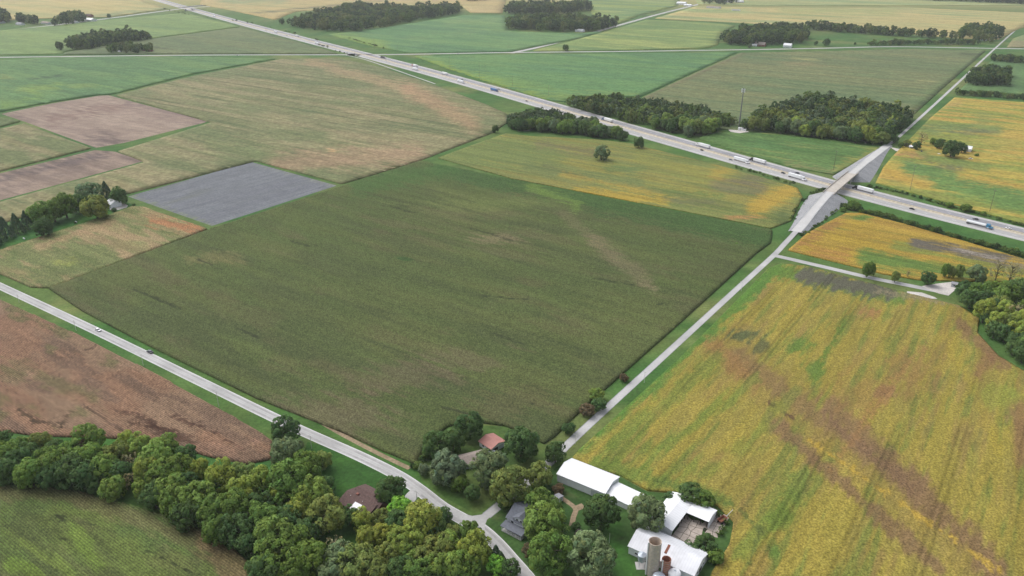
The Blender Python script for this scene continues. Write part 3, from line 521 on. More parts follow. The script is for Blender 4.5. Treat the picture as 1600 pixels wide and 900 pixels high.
sheet('gravel_drive', [(170, 322), (178, 316), (192, 317), (200, 321), (198, 324), (185, 328), (172, 328)], .06, M['paledirt'])
sheet('gravel_drive', [(1391, 230), (1420, 235), (1437, 237), (1446, 228), (1449, 229), (1441, 240), (1400, 236)], .06, M['paledirt'])
inter = spline(pts([(140, -28), (225, -6), (375, 35.5), (650, 107), (1000, 206), (1330, 298), (1650, 378.5), (1800, 414)]), 30)
wid = [1 + .25 * min(1, max(0, (p.y - 500) / 600)) for p in inter]
def irib(name, a, b, z, m): return ribbon(name, inter, [a * k for k in wid], [b * k for k in wid], z, m)
irib('interstate_shoulder', -12.5, 12.5, .03, M['shoulder'])
irib('interstate_lane', -9.6, -2.0, .04, M['lane']); irib('interstate_lane', 2.0, 9.6, .04, M['lane2'])
irib('interstate_median', -1.3, 1.3, .045, M['tan'])
for a in (-2.2, 2.2): irib('edge_line', a - .12, a + .12, .048, M['yellow'])
for a in (-9.6, 9.6): irib('edge_line', a - .12, a + .12, .048, M['white'])
for a in (-5.8, 5.8): dashes(inter[80:], a * 1.02, .22, 4.5, 7.5, .052, M['white'], 'lane_dash')
mb = MB()
prof = [(-.3, 0), (-.1, .85), (.1, .85), (.3, 0)]
n = len(inter); rings = [offset(inter, o) for o, _ in prof]
mb.add([(p.x, p.y, h + .045) for r, (_, h) in zip(rings, prof) for p in r], [(j * n + i, (j + 1) * n + i, (j + 1) * n + i + 1, j * n + i + 1) for j in range(3) for i in range(n - 1)])
tag(mb.build('median_barrier', M['tan']), 'long low concrete barrier along the middle of the interstate', 'barrier')
# ------------------------------------------------------------------ overpass
def embankment():
    mb = MB()
    i0 = min(range(len(roadBs)), key=lambda i: (roadBs[i] - at(1244, 361, 1)).length)
    ia = min(range(len(roadBs)), key=lambda i: (roadBs[i] - at(1297, 300, 6.4)).length)
    ib = min(range(len(roadBs)), key=lambda i: (roadBs[i] - at(1331, 271, 6.4)).length)
    i1 = min(range(len(roadBs)), key=lambda i: (roadBs[i] - at(1388, 226, .6)).length)
    for lo, hi, end in ((i0, ia, 1), (ib, i1, 0)):
        path = roadBs[lo:hi + 1]; k = len(path)
        sec = []
        for j, p in enumerate(path):
            t = (path[min(j + 1, k - 1)] - path[max(j - 1, 0)]); t.z = 0; t.normalize(); r = Vector((t.y, -t.x, 0)); z = max(p.z, .1)
            sec.append([Vector((p.x, p.y, -.02)) - r * (3.2 * G + 2.15 * z), Vector((p.x, p.y, z - .12)) - r * 3.2 * G, Vector((p.x, p.y, z - .12)) + r * 3.2 * G, Vector((p.x, p.y, -.02)) + r * (3.2 * G + 2.15 * z)])
        if end: p, q = path[-1], path[-2]
        else: p, q = path[0], path[1]
        t = (p - q); t.z = 0; t.normalize(); r = Vector((t.y, -t.x, 0)) * (1 if end else -1); e = Vector((p.x, p.y, -.02)) + t * 8
        cap = [e - r * 13, e - r * 5, e + r * 5, e + r * 13]
        sec = sec + [cap] if end else [cap] + sec
        b = len(mb.v)
        mb.add([v for s in sec for v in s], [(b * 0 + j * 4 + c, j * 4 + c + 1, (j + 1) * 4 + c + 1, (j + 1) * 4 + c) for j in range(len(sec) - 1) for c in range(3)])
    o = mb.build('embankment', M['gravel']); tag(o, kind='structure')
    return i0, ia, ib, i1
i_lo, ia, ib, i_hi = embankment()
ribbon('bridge_approach', [p for p in roadBs[i_lo:ia + 1]], -2.9, 2.9, .06, M['approach']); ribbon('bridge_approach', [p for p in roadBs[ib:i_hi + 1]], -2.9, 2.9, .06, M['approach'])
br = empty('road_bridge', Vector((roadBs[ia].x, roadBs[ia].y, 0)), 0, 'concrete road bridge crossing over the interstate between grey gravel banks', 'bridge')
org = br.location.copy()
path = [p - org for p in roadBs[ia - 1:ib + 2]]
def sweep(name, path, prof, m, parent):
    mb = MB(); n = len(path); k = len(prof); rings = [offset(path, o) for o, _ in prof]
    mb.add([(p.x, p.y, p.z + h) for r, (_, h) in zip(rings, prof) for p in r], [(j * n + i, ((j + 1) % k) * n + i, ((j + 1) % k) * n + i + 1, j * n + i + 1) for j in range(k) for i in range(n - 1)] + [tuple(j * n for j in range(k)), tuple(j * n + n - 1 for j in range(k))[::-1]])
    return mb.build(name, m, parent)
sweep('deck', path, [(-3.5, .055), (3.5, .055), (3.5, -.35), (-3.5, -.35)], M['deck'], br)
for s in (-1, 1):
    sweep('parapet', path, [(s * 3.5, .95), (s * 3.78, .95), (s * 3.78, -.5), (s * 3.5, -.5)], M['deck'], br)
for o in (-2.6, -.9, .9, 2.6):
    sweep('girder', path, [(o - .2, -.36), (o + .2, -.36), (o + .2, -1.35), (o - .2, -1.35)], M['beam'], br)
tot = len(path)
for f in (.2, .5, .8):
    p = path[int(f * (tot - 1))]; q = path[int(f * (tot - 1)) - 1]; t = (p - q); t.z = 0; t.normalize(); r = Vector((t.y, -t.x, 0))
    a, b = p - r * 4.5, p + r * 4.5
    mb = MB(); mb.tube([Vector((a.x, a.y, p.z - 1.75)), Vector((b.x, b.y, p.z - 1.75))], .42, 4); pc = mb.build('pier_cap', M['conc'], br)
    for o in (-3.7, 0, 3.7):
        c = p + r * o; MB().tube([(c.x, c.y, 0), (c.x, c.y, p.z - 1.6)], .38, 10).build('pier_column', M['conc'], br)
# guard rails on the approaches
for lo, hi in ((ia - 14, ia), (ib, ib + 12)):
    for s in (-1, 1):
        pp = offset(roadBs[lo:hi + 1], s * 2.7)
        g = empty('guard_rail', (pp[0].x, pp[0].y, 0), 0, 'steel guard rail on the %s approach of the road bridge, %s edge' % ('near' if lo < ia else 'far', 'field' if s > 0 else 'interstate west'), 'guard rail', 'guard rails on the bridge approaches')
        o0 = g.location.copy(); mb = MB()
        for a, b in zip(pp[:-1], pp[1:]):
            d = (b - a).normalized(); nn = Vector((d.y, -d.x, 0)) * .04
            A, B = a - o0, b - o0
            mb.add([A - nn + Vector((0, 0, .45)), B - nn + Vector((0, 0, .45)), B - nn + Vector((0, 0, .8)), A - nn + Vector((0, 0, .8)), A + nn + Vector((0, 0, .45)), B + nn + Vector((0, 0, .45)), B + nn + Vector((0, 0, .8)), A + nn + Vector((0, 0, .8))],
                   [(0, 1, 2, 3), (7, 6, 5, 4), (3, 2, 6, 7), (0, 4, 5, 1), (0, 3, 7, 4), (1, 5, 6, 2)])
        mb.build('rail', M['galv'], g)
        for a in pp[::2]: A = a - o0; MB().box(-.06, -.06, -.2, .06, .06, .75).build('post', M['galv'], g, loc=A)
# ------------------------------------------------------------------ trees
def crown_mesh(name, seed, kind, npuff, nleaf, lsize):
    """lobes > puffs of leaves on the lobes' outsides > leaves on the puffs' outsides; leaf normals lean outwards"""
    rs = np.random.RandomState(seed); V = []; C = []; N = []
    pc = []; pr = []; pd = []
    if kind == 'spruce':
        for k in range(npuff):
            t = (k + rs.rand() * .8) / npuff; z = .04 + .95 * t ** 1.1; r = .46 * (1 - t) ** .85 * (.8 + .3 * rs.rand()); a = k * 2.4 + rs.rand()
            pc.append((r * math.cos(a), r * math.sin(a), z)); pr.append(.12 * (1 - .6 * t)); pd.append((math.cos(a), math.sin(a), .4))
    else:
        nl, ring, zc, ze, lr0 = {'round': (9, .26, .52, .26, .25), 'lumpy': (13, .31, .52, .31, .20), 'wide': (14, .33, .52, .26, .19), 'tall': (9, .24, .52, .33, .22), 'bare': (11, .3, .56, .33, .17)}[kind]
        lobes = []
        for k in range(nl):
            a = k * 2.4 + rs.rand() * .7; u = np.clip(.97 - 1.75 * (k + .5) / nl, -1, 1); el = math.asin(u)
            f = .85 + .28 * rs.rand()
            lobes.append((ring * math.cos(el) * math.cos(a) * f, ring * math.cos(el) * math.sin(a) * f, zc + ze * u * (.9 + .2 * rs.rand()), lr0 * (.78 + .45 * rs.rand())))
        lobes.append((0, 0, zc, .30))
        w = np.array([l[3] ** 2 for l in lobes]); w[-1] *= .35; w /= w.sum()
        for k in range(npuff):
            lx, ly, lz, lr = lobes[rs.choice(len(lobes), p=w)]
            d = rs.normal(size=3) + np.array([lx, ly, (lz - zc) * 1.0 + .08]) * 2.2; d /= np.linalg.norm(d)
            pc.append((lx + d[0] * lr * .82, ly + d[1] * lr * .82, lz + d[2] * lr * .82)); pr.append((.085 if kind != 'bare' else .06) * (.7 + .6 * rs.rand())); pd.append(d)
    for (x, y, z), r, D in zip(pc, pr, pd):
        tone = .82 + .36 * rs.rand(); hue = rs.normal() * .06
        d = rs.normal(size=(nleaf, 3)) + np.asarray(D) * .9; d[:, 2] += .25; d /= np.linalg.norm(d, axis=1)[:, None]
        rad = r * (.8 + .3 * rs.rand(nleaf))[:, None]
        c = np.array([x, y, z]) + d * rad
        nrm = d + rs.normal(size=(nleaf, 3)) * .35; nrm /= np.linalg.norm(nrm, axis=1)[:, None]
        a = np.cross(nrm, rs.normal(size=(nleaf, 3))); a /= np.linalg.norm(a, axis=1)[:, None]; b = np.cross(nrm, a)
        s = lsize * (.6 + .8 * rs.rand(nleaf))[:, None]
        V.append(np.stack([c - a * s * .9, c - b * s * .6, c + a * s * .9, c + b * s * .6], 1))
        nn = .55 * nrm + .35 * d + .45 * np.asarray(D) + np.array([0, 0, .25]); nn /= np.linalg.norm(nn, axis=1)[:, None]
        N.append(np.repeat(nn[:, None, :], 4, 1))
        tl = (tone * (.84 + .32 * rs.rand(nleaf)))[:, None] * np.array([1 + hue, 1, 1 - hue])
        C.append(np.repeat(tl[:, None, :], 4, 1))
    V = np.concatenate(V).reshape(-1, 3); C = np.concatenate(C).reshape(-1, 3); N = np.concatenate(N).reshape(-1, 3); V[:, 2] = np.maximum(V[:, 2], .03)
    q = np.arange(len(V)).reshape(-1, 4)
    NORM[name, seed] = N
    return np_mesh(name, V, [q], M['leaf'], C, nrm=N)
NORM = {}
def trunk_mesh(seed, kind):
    rs = random.Random(seed); mb = MB()
    top = .8 if kind != 'spruce' else .95
    mb.tube([(0, 0, -.01), (.006, 0, .12), (-.008, .008, .35), (.01, -.01, .55), (0, 0, top)], [.045, .032, .026, .018, .005], 7)
    if kind != 'spruce':
        for k in range(8 if kind != 'bare' else 18):
            a = k * 2.4 + rs.random(); z = .2 + .06 * k if kind != 'bare' else .18 + .035 * k
            z = min(z, .72); r = .3 * (1 - .4 * abs(z - .45)); zz = z + .16 + .12 * rs.random()
            mb.tube([(0, 0, z), (r * .5 * math.cos(a), r * .5 * math.sin(a), z + .1), (r * 1.25 * math.cos(a + .15), r * 1.25 * math.sin(a + .15), zz)], [.016, .010, .003], 5)
    return mb.mesh('trunk', M['bark'])
PROTO = {}
for kind, cnt, npf, nlf, ls in (('round', 4, 170, 34, .034), ('lumpy', 5, 200, 32, .032), ('wide', 2, 200, 32, .032), ('tall', 2, 150, 32, .034), ('spruce', 2, 120, 30, .034), ('bare', 2, 80, 12, .024)):
    PROTO[kind] = [(crown_mesh('crown', 100 + 13 * i + hash(kind) % 1 + len(kind) * 7, kind, npf, nlf, ls), trunk_mesh(i, kind)) for i in range(cnt)]
LOW = [crown_mesh('low_crown', 900 + i, k, 48, 9, .08) for i, k in enumerate(('round', 'lumpy', 'tall', 'wide'))]
# kind: (shapes, colour, height / width, words)
KIND = {
    'green': (('lumpy', 'round'), (.062, .098, .03), 1.05, 'mid green broadleaf tree'), 'dark': (('round', 'lumpy'), (.034, .06, .028), 1.05, 'dark green dense tree'),
    'yg': (('lumpy', 'tall'), (.118, .145, .042), 1.15, 'yellow green lobed tree'), 'olive': (('lumpy', 'wide'), (.088, .108, .042), 1.0, 'olive green tree'),
    'light': (('lumpy', 'round'), (.088, .128, .042), 1.1, 'light green leafy tree'), 'grey': (('round', 'lumpy'), (.072, .1, .07), 1.0, 'grey green silvery tree'),
    'spruce': (('spruce',), (.042, .064, .05), 1.4, 'dark conical conifer'), 'blue': (('round',), (.062, .085, .07), 1.0, 'blue green conifer'),
    'bare': (('bare',), (.17, .15, .115), 1.2, 'thin half bare greyish tree'), 'red': (('round',), (.07, .054, .046), .95, 'dull reddish leaved tree'), 'bright': (('round',), (.09, .175, .035), 1.0, 'bright fresh green tree'),
    'gold': (('lumpy',), (.128, .14, .04), 1.1, 'golden yellow tinged tree'),
}
def leafy(c): return (c[0] * 2.1, c[1] * 2.12, c[2] * 1.4)
rt = random.Random(3)
def tree_at(p, wd, kind, label, group=None, hr=None, name='tree'):
    shp, colr, h0, words = KIND[kind]; colr = leafy(colr); colr = tuple(x * (1.3 if kind == 'dark' else 1.16) for x in colr)
    cm, tm = rt.choice(PROTO[rt.choice(shp)])
    e = empty(name, p, rt.uniform(0, 6.28), label, 'tree' if name != 'shrub' else 'shrub', group)
    h = wd * (hr or h0)
    e.scale = (wd, wd, h)
    v = rt.uniform(.86, 1.14); hu = rt.uniform(-.06, .06)
    c = bpy.data.objects.new('crown', cm); link(c, e); c.color = (colr[0] * v * (1 + hu), colr[1] * v, colr[2] * v * (1 - hu), 1)
    t = bpy.data.objects.new('trunk', tm); link(t, e)
    return e
def tree(cx, cy, wpx, kind, label, group=None, hr=None, name='tree'):
    """a tree whose crown centre stands at that place of the photograph"""
    h0 = hr or KIND[kind][2]; zc = 4.0
    for _ in range(6):
        wd = wpx / F * depth(cx, cy, zc); zc = .55 * wd * h0
    p = at(cx, cy, zc); p.z = 0
    return tree_at(p, wd, kind, label, group, hr, name)
def cat_words(kind): return KIND[kind][3]
# ---- tree belt along the near cornfield: (crop x, crop y, width) in quarter pixels of the photograph
ORD = 'first second third fourth fifth sixth seventh eighth ninth'.split()
def belt(lst, ox, oy, place, group):
    cnt = {}; tot = {}
    for q in lst: tot[q[3]] = tot.get(q[3], 0) + 1
    for x, y, wd, k in sorted(lst):
        cnt[k] = cnt.get(k, 0) + 1
        lab = '%s %s' % (cat_words(k), place) if tot[k] == 1 else '%s, %s from the left, %s' % (cat_words(k), ORD[cnt[k] - 1], place)
        tree(ox + x / 4, oy + y / 4, wd / 4 * 1.12, k, lab, '%s, %ss' % (group, cat_words(k)))
belt([(20, 60, 120, 'dark'), (110, 95, 120, 'green'), (180, 130, 130, 'dark'), (250, 55, 120, 'olive'), (340, 120, 130, 'dark'), (400, 150, 140, 'green'), (555, 50, 170, 'light'), (500, 110, 120, 'red'), (790, 55, 120, 'yg'), (870, 90, 150, 'light'), (1030, 85, 140, 'light'), (1165, 130, 105, 'dark')],
     0, 675, 'behind the belt below brown corn', 'back row of the belt')
belt([(40, 150, 170, 'green'), (120, 190, 160, 'dark'), (35, 240, 160, 'dark'), (190, 250, 180, 'green'), (290, 170, 150, 'green'), (360, 200, 190, 'green'), (450, 250, 190, 'dark'), (330, 275, 160, 'dark'), (560, 170, 170, 'green'), (470, 170, 140, 'light'), (540, 270, 180, 'dark'), (650, 240, 180, 'green'),
      (655, 160, 140, 'olive'), (740, 130, 150, 'olive'), (810, 190, 110, 'bare'), (830, 305, 110, 'bare'), (700, 350, 140, 'light'), (620, 320, 130, 'dark'), (745, 250, 150, 'dark'), (720, 300, 120, 'green')],
     0, 675, 'in the belt above near corn', 'level stretch of the belt')
belt([(960, 180, 190, 'light'), (1010, 270, 190, 'green'), (920, 240, 170, 'yg'), (1120, 230, 170, 'green'), (1240, 240, 130, 'yg'), (1060, 360, 180, 'light'), (1120, 440, 200, 'green'), (960, 400, 150, 'dark'), (890, 350, 110, 'light'), (1170, 520, 170, 'dark'), (1240, 420, 190, 'light'), (1380, 290, 200, 'yg'),
      (1480, 270, 180, 'olive'), (1510, 370, 170, 'yg'), (1340, 500, 200, 'green'), (1450, 480, 210, 'green'), (1360, 600, 180, 'green'), (1480, 610, 200, 'dark'), (1570, 510, 170, 'green'), (1560, 690, 150, 'dark'), (1160, 340, 150, 'dark'), (1300, 380, 140, 'dark')],
     0, 675, 'where the tree belt bends', 'bend of the belt')
belt([(30, 300, 140, 'yg'), (200, 300, 230, 'green'), (120, 400, 120, 'yg'), (370, 370, 180, 'light'), (290, 430, 150, 'yg'), (240, 500, 130, 'gold'), (60, 560, 200, 'green'), (110, 660, 230, 'light'), (240, 700, 200, 'green'), (350, 790, 210, 'green'), (100, 790, 220, 'green'), (30, 450, 150, 'dark'), (210, 400, 160, 'green'), (180, 560, 170, 'dark'), (40, 880, 200, 'dark'), (230, 850, 190, 'green'), (330, 610, 160, 'dark')],
     400, 675, 'left of the brown roofed house', 'belt west of the brown roofed house')
belt([(520, 780, 180, 'grey'), (490, 720, 130, 'bare'), (630, 810, 220, 'olive'), (660, 550, 130, 'yg'), (690, 650, 120, 'gold'), (780, 540, 110, 'olive'), (790, 640, 120, 'gold'), (870, 640, 130, 'yg'), (1040, 540, 210, 'gold'), (1110, 600, 150, 'dark'), (1000, 640, 160, 'yg'), (900, 700, 160, 'yg'), (820, 760, 160, 'olive'), (960, 790, 130, 'light'),
      (1060, 790, 160, 'olive'), (1150, 720, 180, 'olive'), (1130, 840, 160, 'light'), (1230, 640, 120, 'olive'), (1330, 625, 130, 'green'), (1370, 730, 190, 'yg'), (1260, 830, 170, 'light'), (1340, 850, 130, 'green'), (720, 880, 190, 'olive'), (900, 860, 160, 'dark'), (1010, 880, 170, 'green'), (1200, 700, 140, 'light'), (480, 880, 170, 'grey')],
     400, 675, 'below the brown roofed house', 'trees below the brown roofed house')
for x, y, wd, k, lab in [
    (447, 672, 40, 'dark', 'dark green dense tree right beside the road, at the corner of the brown corn'),
    (447, 707, 47, 'grey', 'big grey green tree beside the green lawn, below the dark roadside tree'), (478, 730, 45, 'green', 'mid green tree on the edge of the lawn beside the grey green tree'),
    (503, 718, 28, 'olive', 'small olive tree on the lawn side of the belt'), (510, 757, 26, 'dark', 'small dark tree at the gable of the brown roofed house'), (510, 805, 56, 'olive', 'round olive green tree in front of the brown roofed house'),
    (546, 806, 30, 'dark', 'dark tree against the front wall of the brown roofed house'), (610, 766, 44, 'dark', 'dark tree between the brown roofed house and its driveway'),
    (626, 795, 37, 'bright', 'fresh green tree beside the driveway of the brown roofed house'), (623, 817, 38, 'dark', 'very dark tree south of the driveway'), (693, 805, 24, 'dark', 'small dark tree at the road edge near the bend'),
    (775, 865, 24, 'spruce', 'small dark spruce standing alone by the near road'), (783, 874, 22, 'spruce', 'shorter dark spruce behind the fresh green tree by the road'), (776, 884, 30, 'bright', 'bright fresh green tree at the bottom by the near road'), (798, 888, 28, 'dark', 'dark bushy tree at the bottom by the near road'),
    (734, 664, 40, 'dark', 'dark round tree behind the red roofed shed'), (683, 694, 42, 'dark', 'dark tree at the corn edge beside the taupe roofed house'), (708, 688, 34, 'dark', 'small dark tree at the corn edge between two larger ones'),
    (700, 730, 52, 'blue', 'broad blue green conifer in front of the taupe roofed house'), (662, 733, 17, 'blue', 'narrow blue spruce nearest the road by the main corn'), (765, 730, 54, 'grey', 'large grey green tree covering the taupe roofed house'),
    (718, 755, 27, 'green', 'small bright round tree on the lawn inside the road junction'), (738, 770, 24, 'dark', 'small dark round tree on the lawn inside the road junction'), (814, 692, 50, 'dark', 'large dark green tree beside the red roofed shed'),
    (868, 706, 32, 'dark', 'dark tree at the foot of the straight country road'), (797, 758, 60, 'olive', 'huge olive tree over the mouth of the junction'), (843, 742, 38, 'olive', 'olive tree with an orange lower branch beside the long white barn'),
    (853, 820, 60, 'light', 'light green tree behind the slate roofed house'), (848, 794, 54, 'green', 'mid green tree at the gable of the slate roofed house'), (860, 864, 64, 'green', 'large green tree in front of the slate roofed house'),
    (826, 860, 20, 'red', 'small dull red tree on the lawn of the slate roofed house'), (925, 870, 68, 'grey', 'large silvery grey green tree beside the farm track'), (940, 800, 52, 'dark', 'dark green tree in front of the long white barn'),
    (1012, 803, 54, 'grey', 'large grey green tree between the low white barn and the cattle shed'), (868, 800, 26, 'green', 'small green tree by the dirt path'), (788, 785, 22, 'dark', 'dark tree beneath the huge olive tree'),
    (872, 835, 24, 'dark', 'dark bush tree beside the tiny shed')]:
    tree(x, y, wd * 1.09, k, lab)
for x, y, wd, k, lab in [(1080, 772, 40, 'dark', 'dark shrub behind the cattle shed at the soybean edge'), (1098, 780, 34, 'green', 'green shrub beside the cattle shed wing'), (1046, 777, 20, 'dark', 'low dark shrub at the cattle shed gable'),
    (1103, 850, 33, 'dark', 'dark green shrub between concrete yard and barn with silos'), (1080, 856, 24, 'dark', 'low shrub along the back of the barn with silos'), (1118, 868, 26, 'green', 'low green shrub at the end of the barn with silos'),
    (932, 616, 24, 'light', 'yellowish green shrub beside the straight road'), (936, 632, 22, 'dark', 'dark shrub under the yellowish one by the straight road'), (918, 640, 22, 'red', 'greyish brown shrub beside the straight road'), (975, 590, 14, 'red', 'small brown shrub where corn meets the straight road'), (888, 668, 20, 'dark', 'dark low shrub at the corn corner by the straight road'),
    (872, 763, 18, 'red', 'brownish shrub beside the long white barn'), (900, 822, 14, 'dark', 'small dark shrub beside the tiny shed')]:
    tree(x, y, wd * 1.1, k, lab, name='shrub', hr=.75)
# ---- left farmstead
for x, y, wd, k, lab in [(6, 355, 26, 'spruce', 'first dark conifer of the row, at the end away from the farmhouse'), (24, 348, 24, 'spruce', 'second dark conifer of the farmstead row'), (40, 343, 22, 'spruce', 'third dark conifer, next to the round green tree'), (62, 334, 38, 'green', 'round green tree after the conifers of the farmstead'),
    (82, 328, 34, 'green', 'green tree in the middle of the farmstead row'), (100, 320, 38, 'green', 'tall green tree in the upper part of the farmstead row'), (66, 355, 28, 'dark', 'dark low tree in front of the farmstead row'), (122, 318, 28, 'dark', 'dark tree hidden behind the round willow green tree'),
    (138, 303, 40, 'grey', 'grey green tree at the back of the white farmhouse'), (165, 297, 22, 'spruce', 'dark spruce behind the white farmhouse'), (184, 305, 27, 'dark', 'dark round tree behind the round white drive'), (148, 321, 40, 'olive', 'rounded green tree beside the white farmhouse'), (-14, 366, 26, 'spruce', 'dark conifer cut by the edge at the end of the row')]:
    tree(x, y, wd, k, lab)
for x, y, wd, lab in [(178, 328, 9, 'small dark shrub in front of the white farmhouse'), (209, 320, 6, 'tiny shrub where the corn meets the grey field'), (117, 347.5, 4, 'tiny round shrub on the farmstead lawn')]:
    tree(x, y, wd, 'dark', lab, name='shrub', hr=.8)
# ---- right farmstead and single trees
for x, y, wd, k, lab in [(1488, 231, 26, 'dark', 'big dark tree beside the white house of the bridge farmstead'), (1469, 224, 16, 'dark', 'smaller dark tree next to the big one at the bridge farmstead'), (1441, 215, 17, 'bare', 'bare grey tree behind the bridge farmstead drive'), (1433, 227, 13, 'dark', 'green tree over the drive of the bridge farmstead'),
    (1417, 223, 12, 'olive', 'olive tree beside the white cottage near the bridge'), (1399, 217, 11, 'dark', 'dark tree right beside the road beyond the bridge'), (1504, 231, 15, 'dark', 'dark tree touching the white house wall'), (1459, 221, 11, 'green', 'small green tree behind the grass of the bridge farmstead'), (1408, 226, 9, 'green', 'small green tree between road and white cottage past the bridge'), (940, 238, 24, 'grey', 'lone grey green tree in the yellow soybeans by the interstate'), (998, 222, 17, 'dark', 'lone dark tree between the wood and the interstate'),
    (774, 201, 11, 'dark', 'lone dark tree at the corner of the tan field'), (884, 74, 10, 'dark', 'lone dark tree beside the far crossroads'), (1356, 420, 17, 'green', 'first tree along the farm lane from the country road'), (1363, 421, 11, 'green', 'slim tree touching the first lane tree'), (1400, 431, 13, 'olive', 'olive tree along the farm lane'), (1451, 434, 22, 'dark', 'dark bushy tree at the gravel yard entrance'),
    (1478, 422, 13, 'green', 'slim green tree behind the gravel yard, first in the row'), (1488, 425, 11, 'olive', 'slim olive tree behind the gravel yard, second in the row'), (1500, 424, 15, 'olive', 'olive tree behind the gravel yard, third in the row'), (1527, 427, 29, 'grey', 'spreading grey green tree beside the gravel yard'),
    (1560, 421, 24, 'bare', 'tall bare yellowish tree behind the lane farm'), (1581, 426, 26, 'bare', 'bare pinkish grey tree behind the lane farm'), (1419, 428, 8, 'bare', 'tiny bare tree along the farm lane')]:
    tree(x, y, wd, k, lab, hr=1.9 if 'slim' in lab else 1.55 if ('lane' in lab or 'third in' in lab) and wd < 27 and k != 'dark' else 1.7 if 'tall bare' in lab else None)
for x, y, wd, lab in [(1526, 242, 7, 'dark shrub beside the parked white car at the bridge farmstead'), (1484, 319.5, 12, 'low shrub along the interstate fence'), (1510, 324.5, 17, 'larger low shrub along the interstate fence'), (1537, 333, 9, 'smallest shrub along the interstate fence'), (1335, 320, 20, 'bright shrub at the foot of the bridge bank'), (1318, 327, 10, 'dark shrub at the foot of the gravel bank'), (1151, 381, 6, 'tiny dark shrub in the corn near the junction')]:
    tree(x, y, wd, 'green', lab, name='shrub', hr=.7)
belt([(430, 130, 100, 'dark'), (470, 185, 110, 'dark'), (520, 150, 120, 'green'), (560, 190, 110, 'dark'), (600, 130, 110, 'green'), (640, 180, 120, 'green'), (700, 150, 130, 'green'), (760, 130, 130, 'dark'), (810, 140, 120, 'green'), (640, 240, 100, 'dark'), (590, 300, 90, 'dark')], 1400, 380 + 40, 'inside the lane farm wood', 'wood by the lane farm')
belt([(560, 260, 120, 'yg'), (640, 220, 110, 'olive'), (690, 260, 110, 'yg'), (630, 320, 110, 'yg'), (700, 330, 120, 'olive'), (760, 280, 120, 'bare'), (790, 330, 120, 'yg'), (750, 390, 110, 'yg'), (820, 400, 130, 'yg'), (690, 400, 100, 'dark'), (760, 450, 110, 'dark'), (620, 380, 90, 'dark'), (830, 470, 120, 'green'), (800, 530, 100, 'dark'), (740, 490, 90, 'dark'), (850, 250, 130, 'green')], 1400, 420, 'at the soybean edge wood', 'edge of the lane farm wood')
# ---- woods
def scatter(px, spacing, seed):
    spacing = spacing * G
    P = gpoly(px); rs = np.random.RandomState(seed)
    x0, y0 = P.min(0); x1, y1 = P.max(0)
    gx, gy = np.meshgrid(np.arange(x0, x1, spacing), np.arange(y0, y1, spacing * .9))
    gx[1::2] += spacing / 2
    gx = (gx + rs.uniform(-.35, .35, gx.shape) * spacing).ravel(); gy = (gy + rs.uniform(-.35, .35, gy.shape) * spacing).ravel()
    k = in_poly(gx, gy, P); pts_ = np.stack([gx[k], gy[k]], 1)
    return pts_[np.argsort(np.hypot(pts_[:, 0], pts_[:, 1]))], rs
LOWDATA = []
for me in LOW:
    n = len(me.vertices); a = np.zeros(n * 3, np.float32); me.vertices.foreach_get('co', a); c = np.zeros(n * 4, np.float32); me.color_attributes['Col'].data.foreach_get('color', c)
    LOWDATA.append((a.reshape(-1, 3), c.reshape(-1, 4)[:, :3], NORM['low_crown', 900 + len(LOWDATA)]))
def mass(name, pts_, wr, hr, cols, rs, label=None):
    V, C, NN = [], [], []
    for x, y in pts_:
        v, c, nr = LOWDATA[rs.randint(len(LOWDATA))]; a = rs.uniform(0, 6.28); wd = rs.uniform(*wr) * G; h = wd * rs.uniform(*hr)
        ca, sa = math.cos(a), math.sin(a)
        V.append(np.stack([(v[:, 0] * ca - v[:, 1] * sa) * wd + x, (v[:, 0] * sa + v[:, 1] * ca) * wd + y, v[:, 2] * h], 1)); NN.append(np.stack([nr[:, 0] * ca - nr[:, 1] * sa, nr[:, 0] * sa + nr[:, 1] * ca, nr[:, 2]], 1))
        C.append(c * np.array(leafy(cols[rs.randint(len(cols))])) * rs.uniform(.62, .98) * np.array([.95, .97, 1.08]))
    if not V: return
    V = np.concatenate(V); C = np.concatenate(C)
    o = bpy.data.objects.new(name, np_mesh(name, V, [np.arange(len(V)).reshape(-1, 4)], M['leaf'], C, nrm=np.concatenate(NN))); link(o); o.color = (1, 1, 1, 1)
    return tag(o, label, None, None, 'stuff')
WC = [KIND[k][1] for k in ('dark', 'dark', 'green', 'green', 'dark', 'olive')]
def wood(px, spacing, wr, hr, kinds, nind, seed, place, group):
    p, rs = scatter(px, spacing, seed)
    for x, y in p[:nind]:
        k = kinds[rs.randint(len(kinds))]
        tree_at(Vector((x, y, 0)), rs.uniform(*wr) * 1.08 * G, k, '%s %s' % (cat_words(k), place), '%s, %ss' % (group, cat_words(k)), rs.uniform(*hr))
    mass('woodland', p[nind:], wr, hr, [KIND[k][1] for k in kinds], rs, 'trees %s' % place.replace('at the near edge of', 'massed in'))
MIXK = ('dark', 'green', 'dark', 'green', 'grey', 'dark')
wood([(790, 203), (830, 206), (900, 212), (960, 218), (980, 222), (968, 215), (922, 202), (884, 190), (842, 181), (805, 190)], 7.0, (8, 12), (.9, 1.12), MIXK, 40, 61, 'at the near edge of the wood before the interstate', 'wood beside the interstate')
wood([(888, 167), (910, 175), (960, 186), (1010, 200), (1070, 214), (1092, 214), (1120, 205), (1150, 198), (1120, 186), (1060, 174), (1000, 166), (930, 160)], 8, (8.5, 12.5), (.9, 1.15), ('dark', 'green', 'grey', 'olive', 'dark', 'light'), 30, 62, 'at the near edge of the wood beyond the interstate', 'wood beyond the interstate')
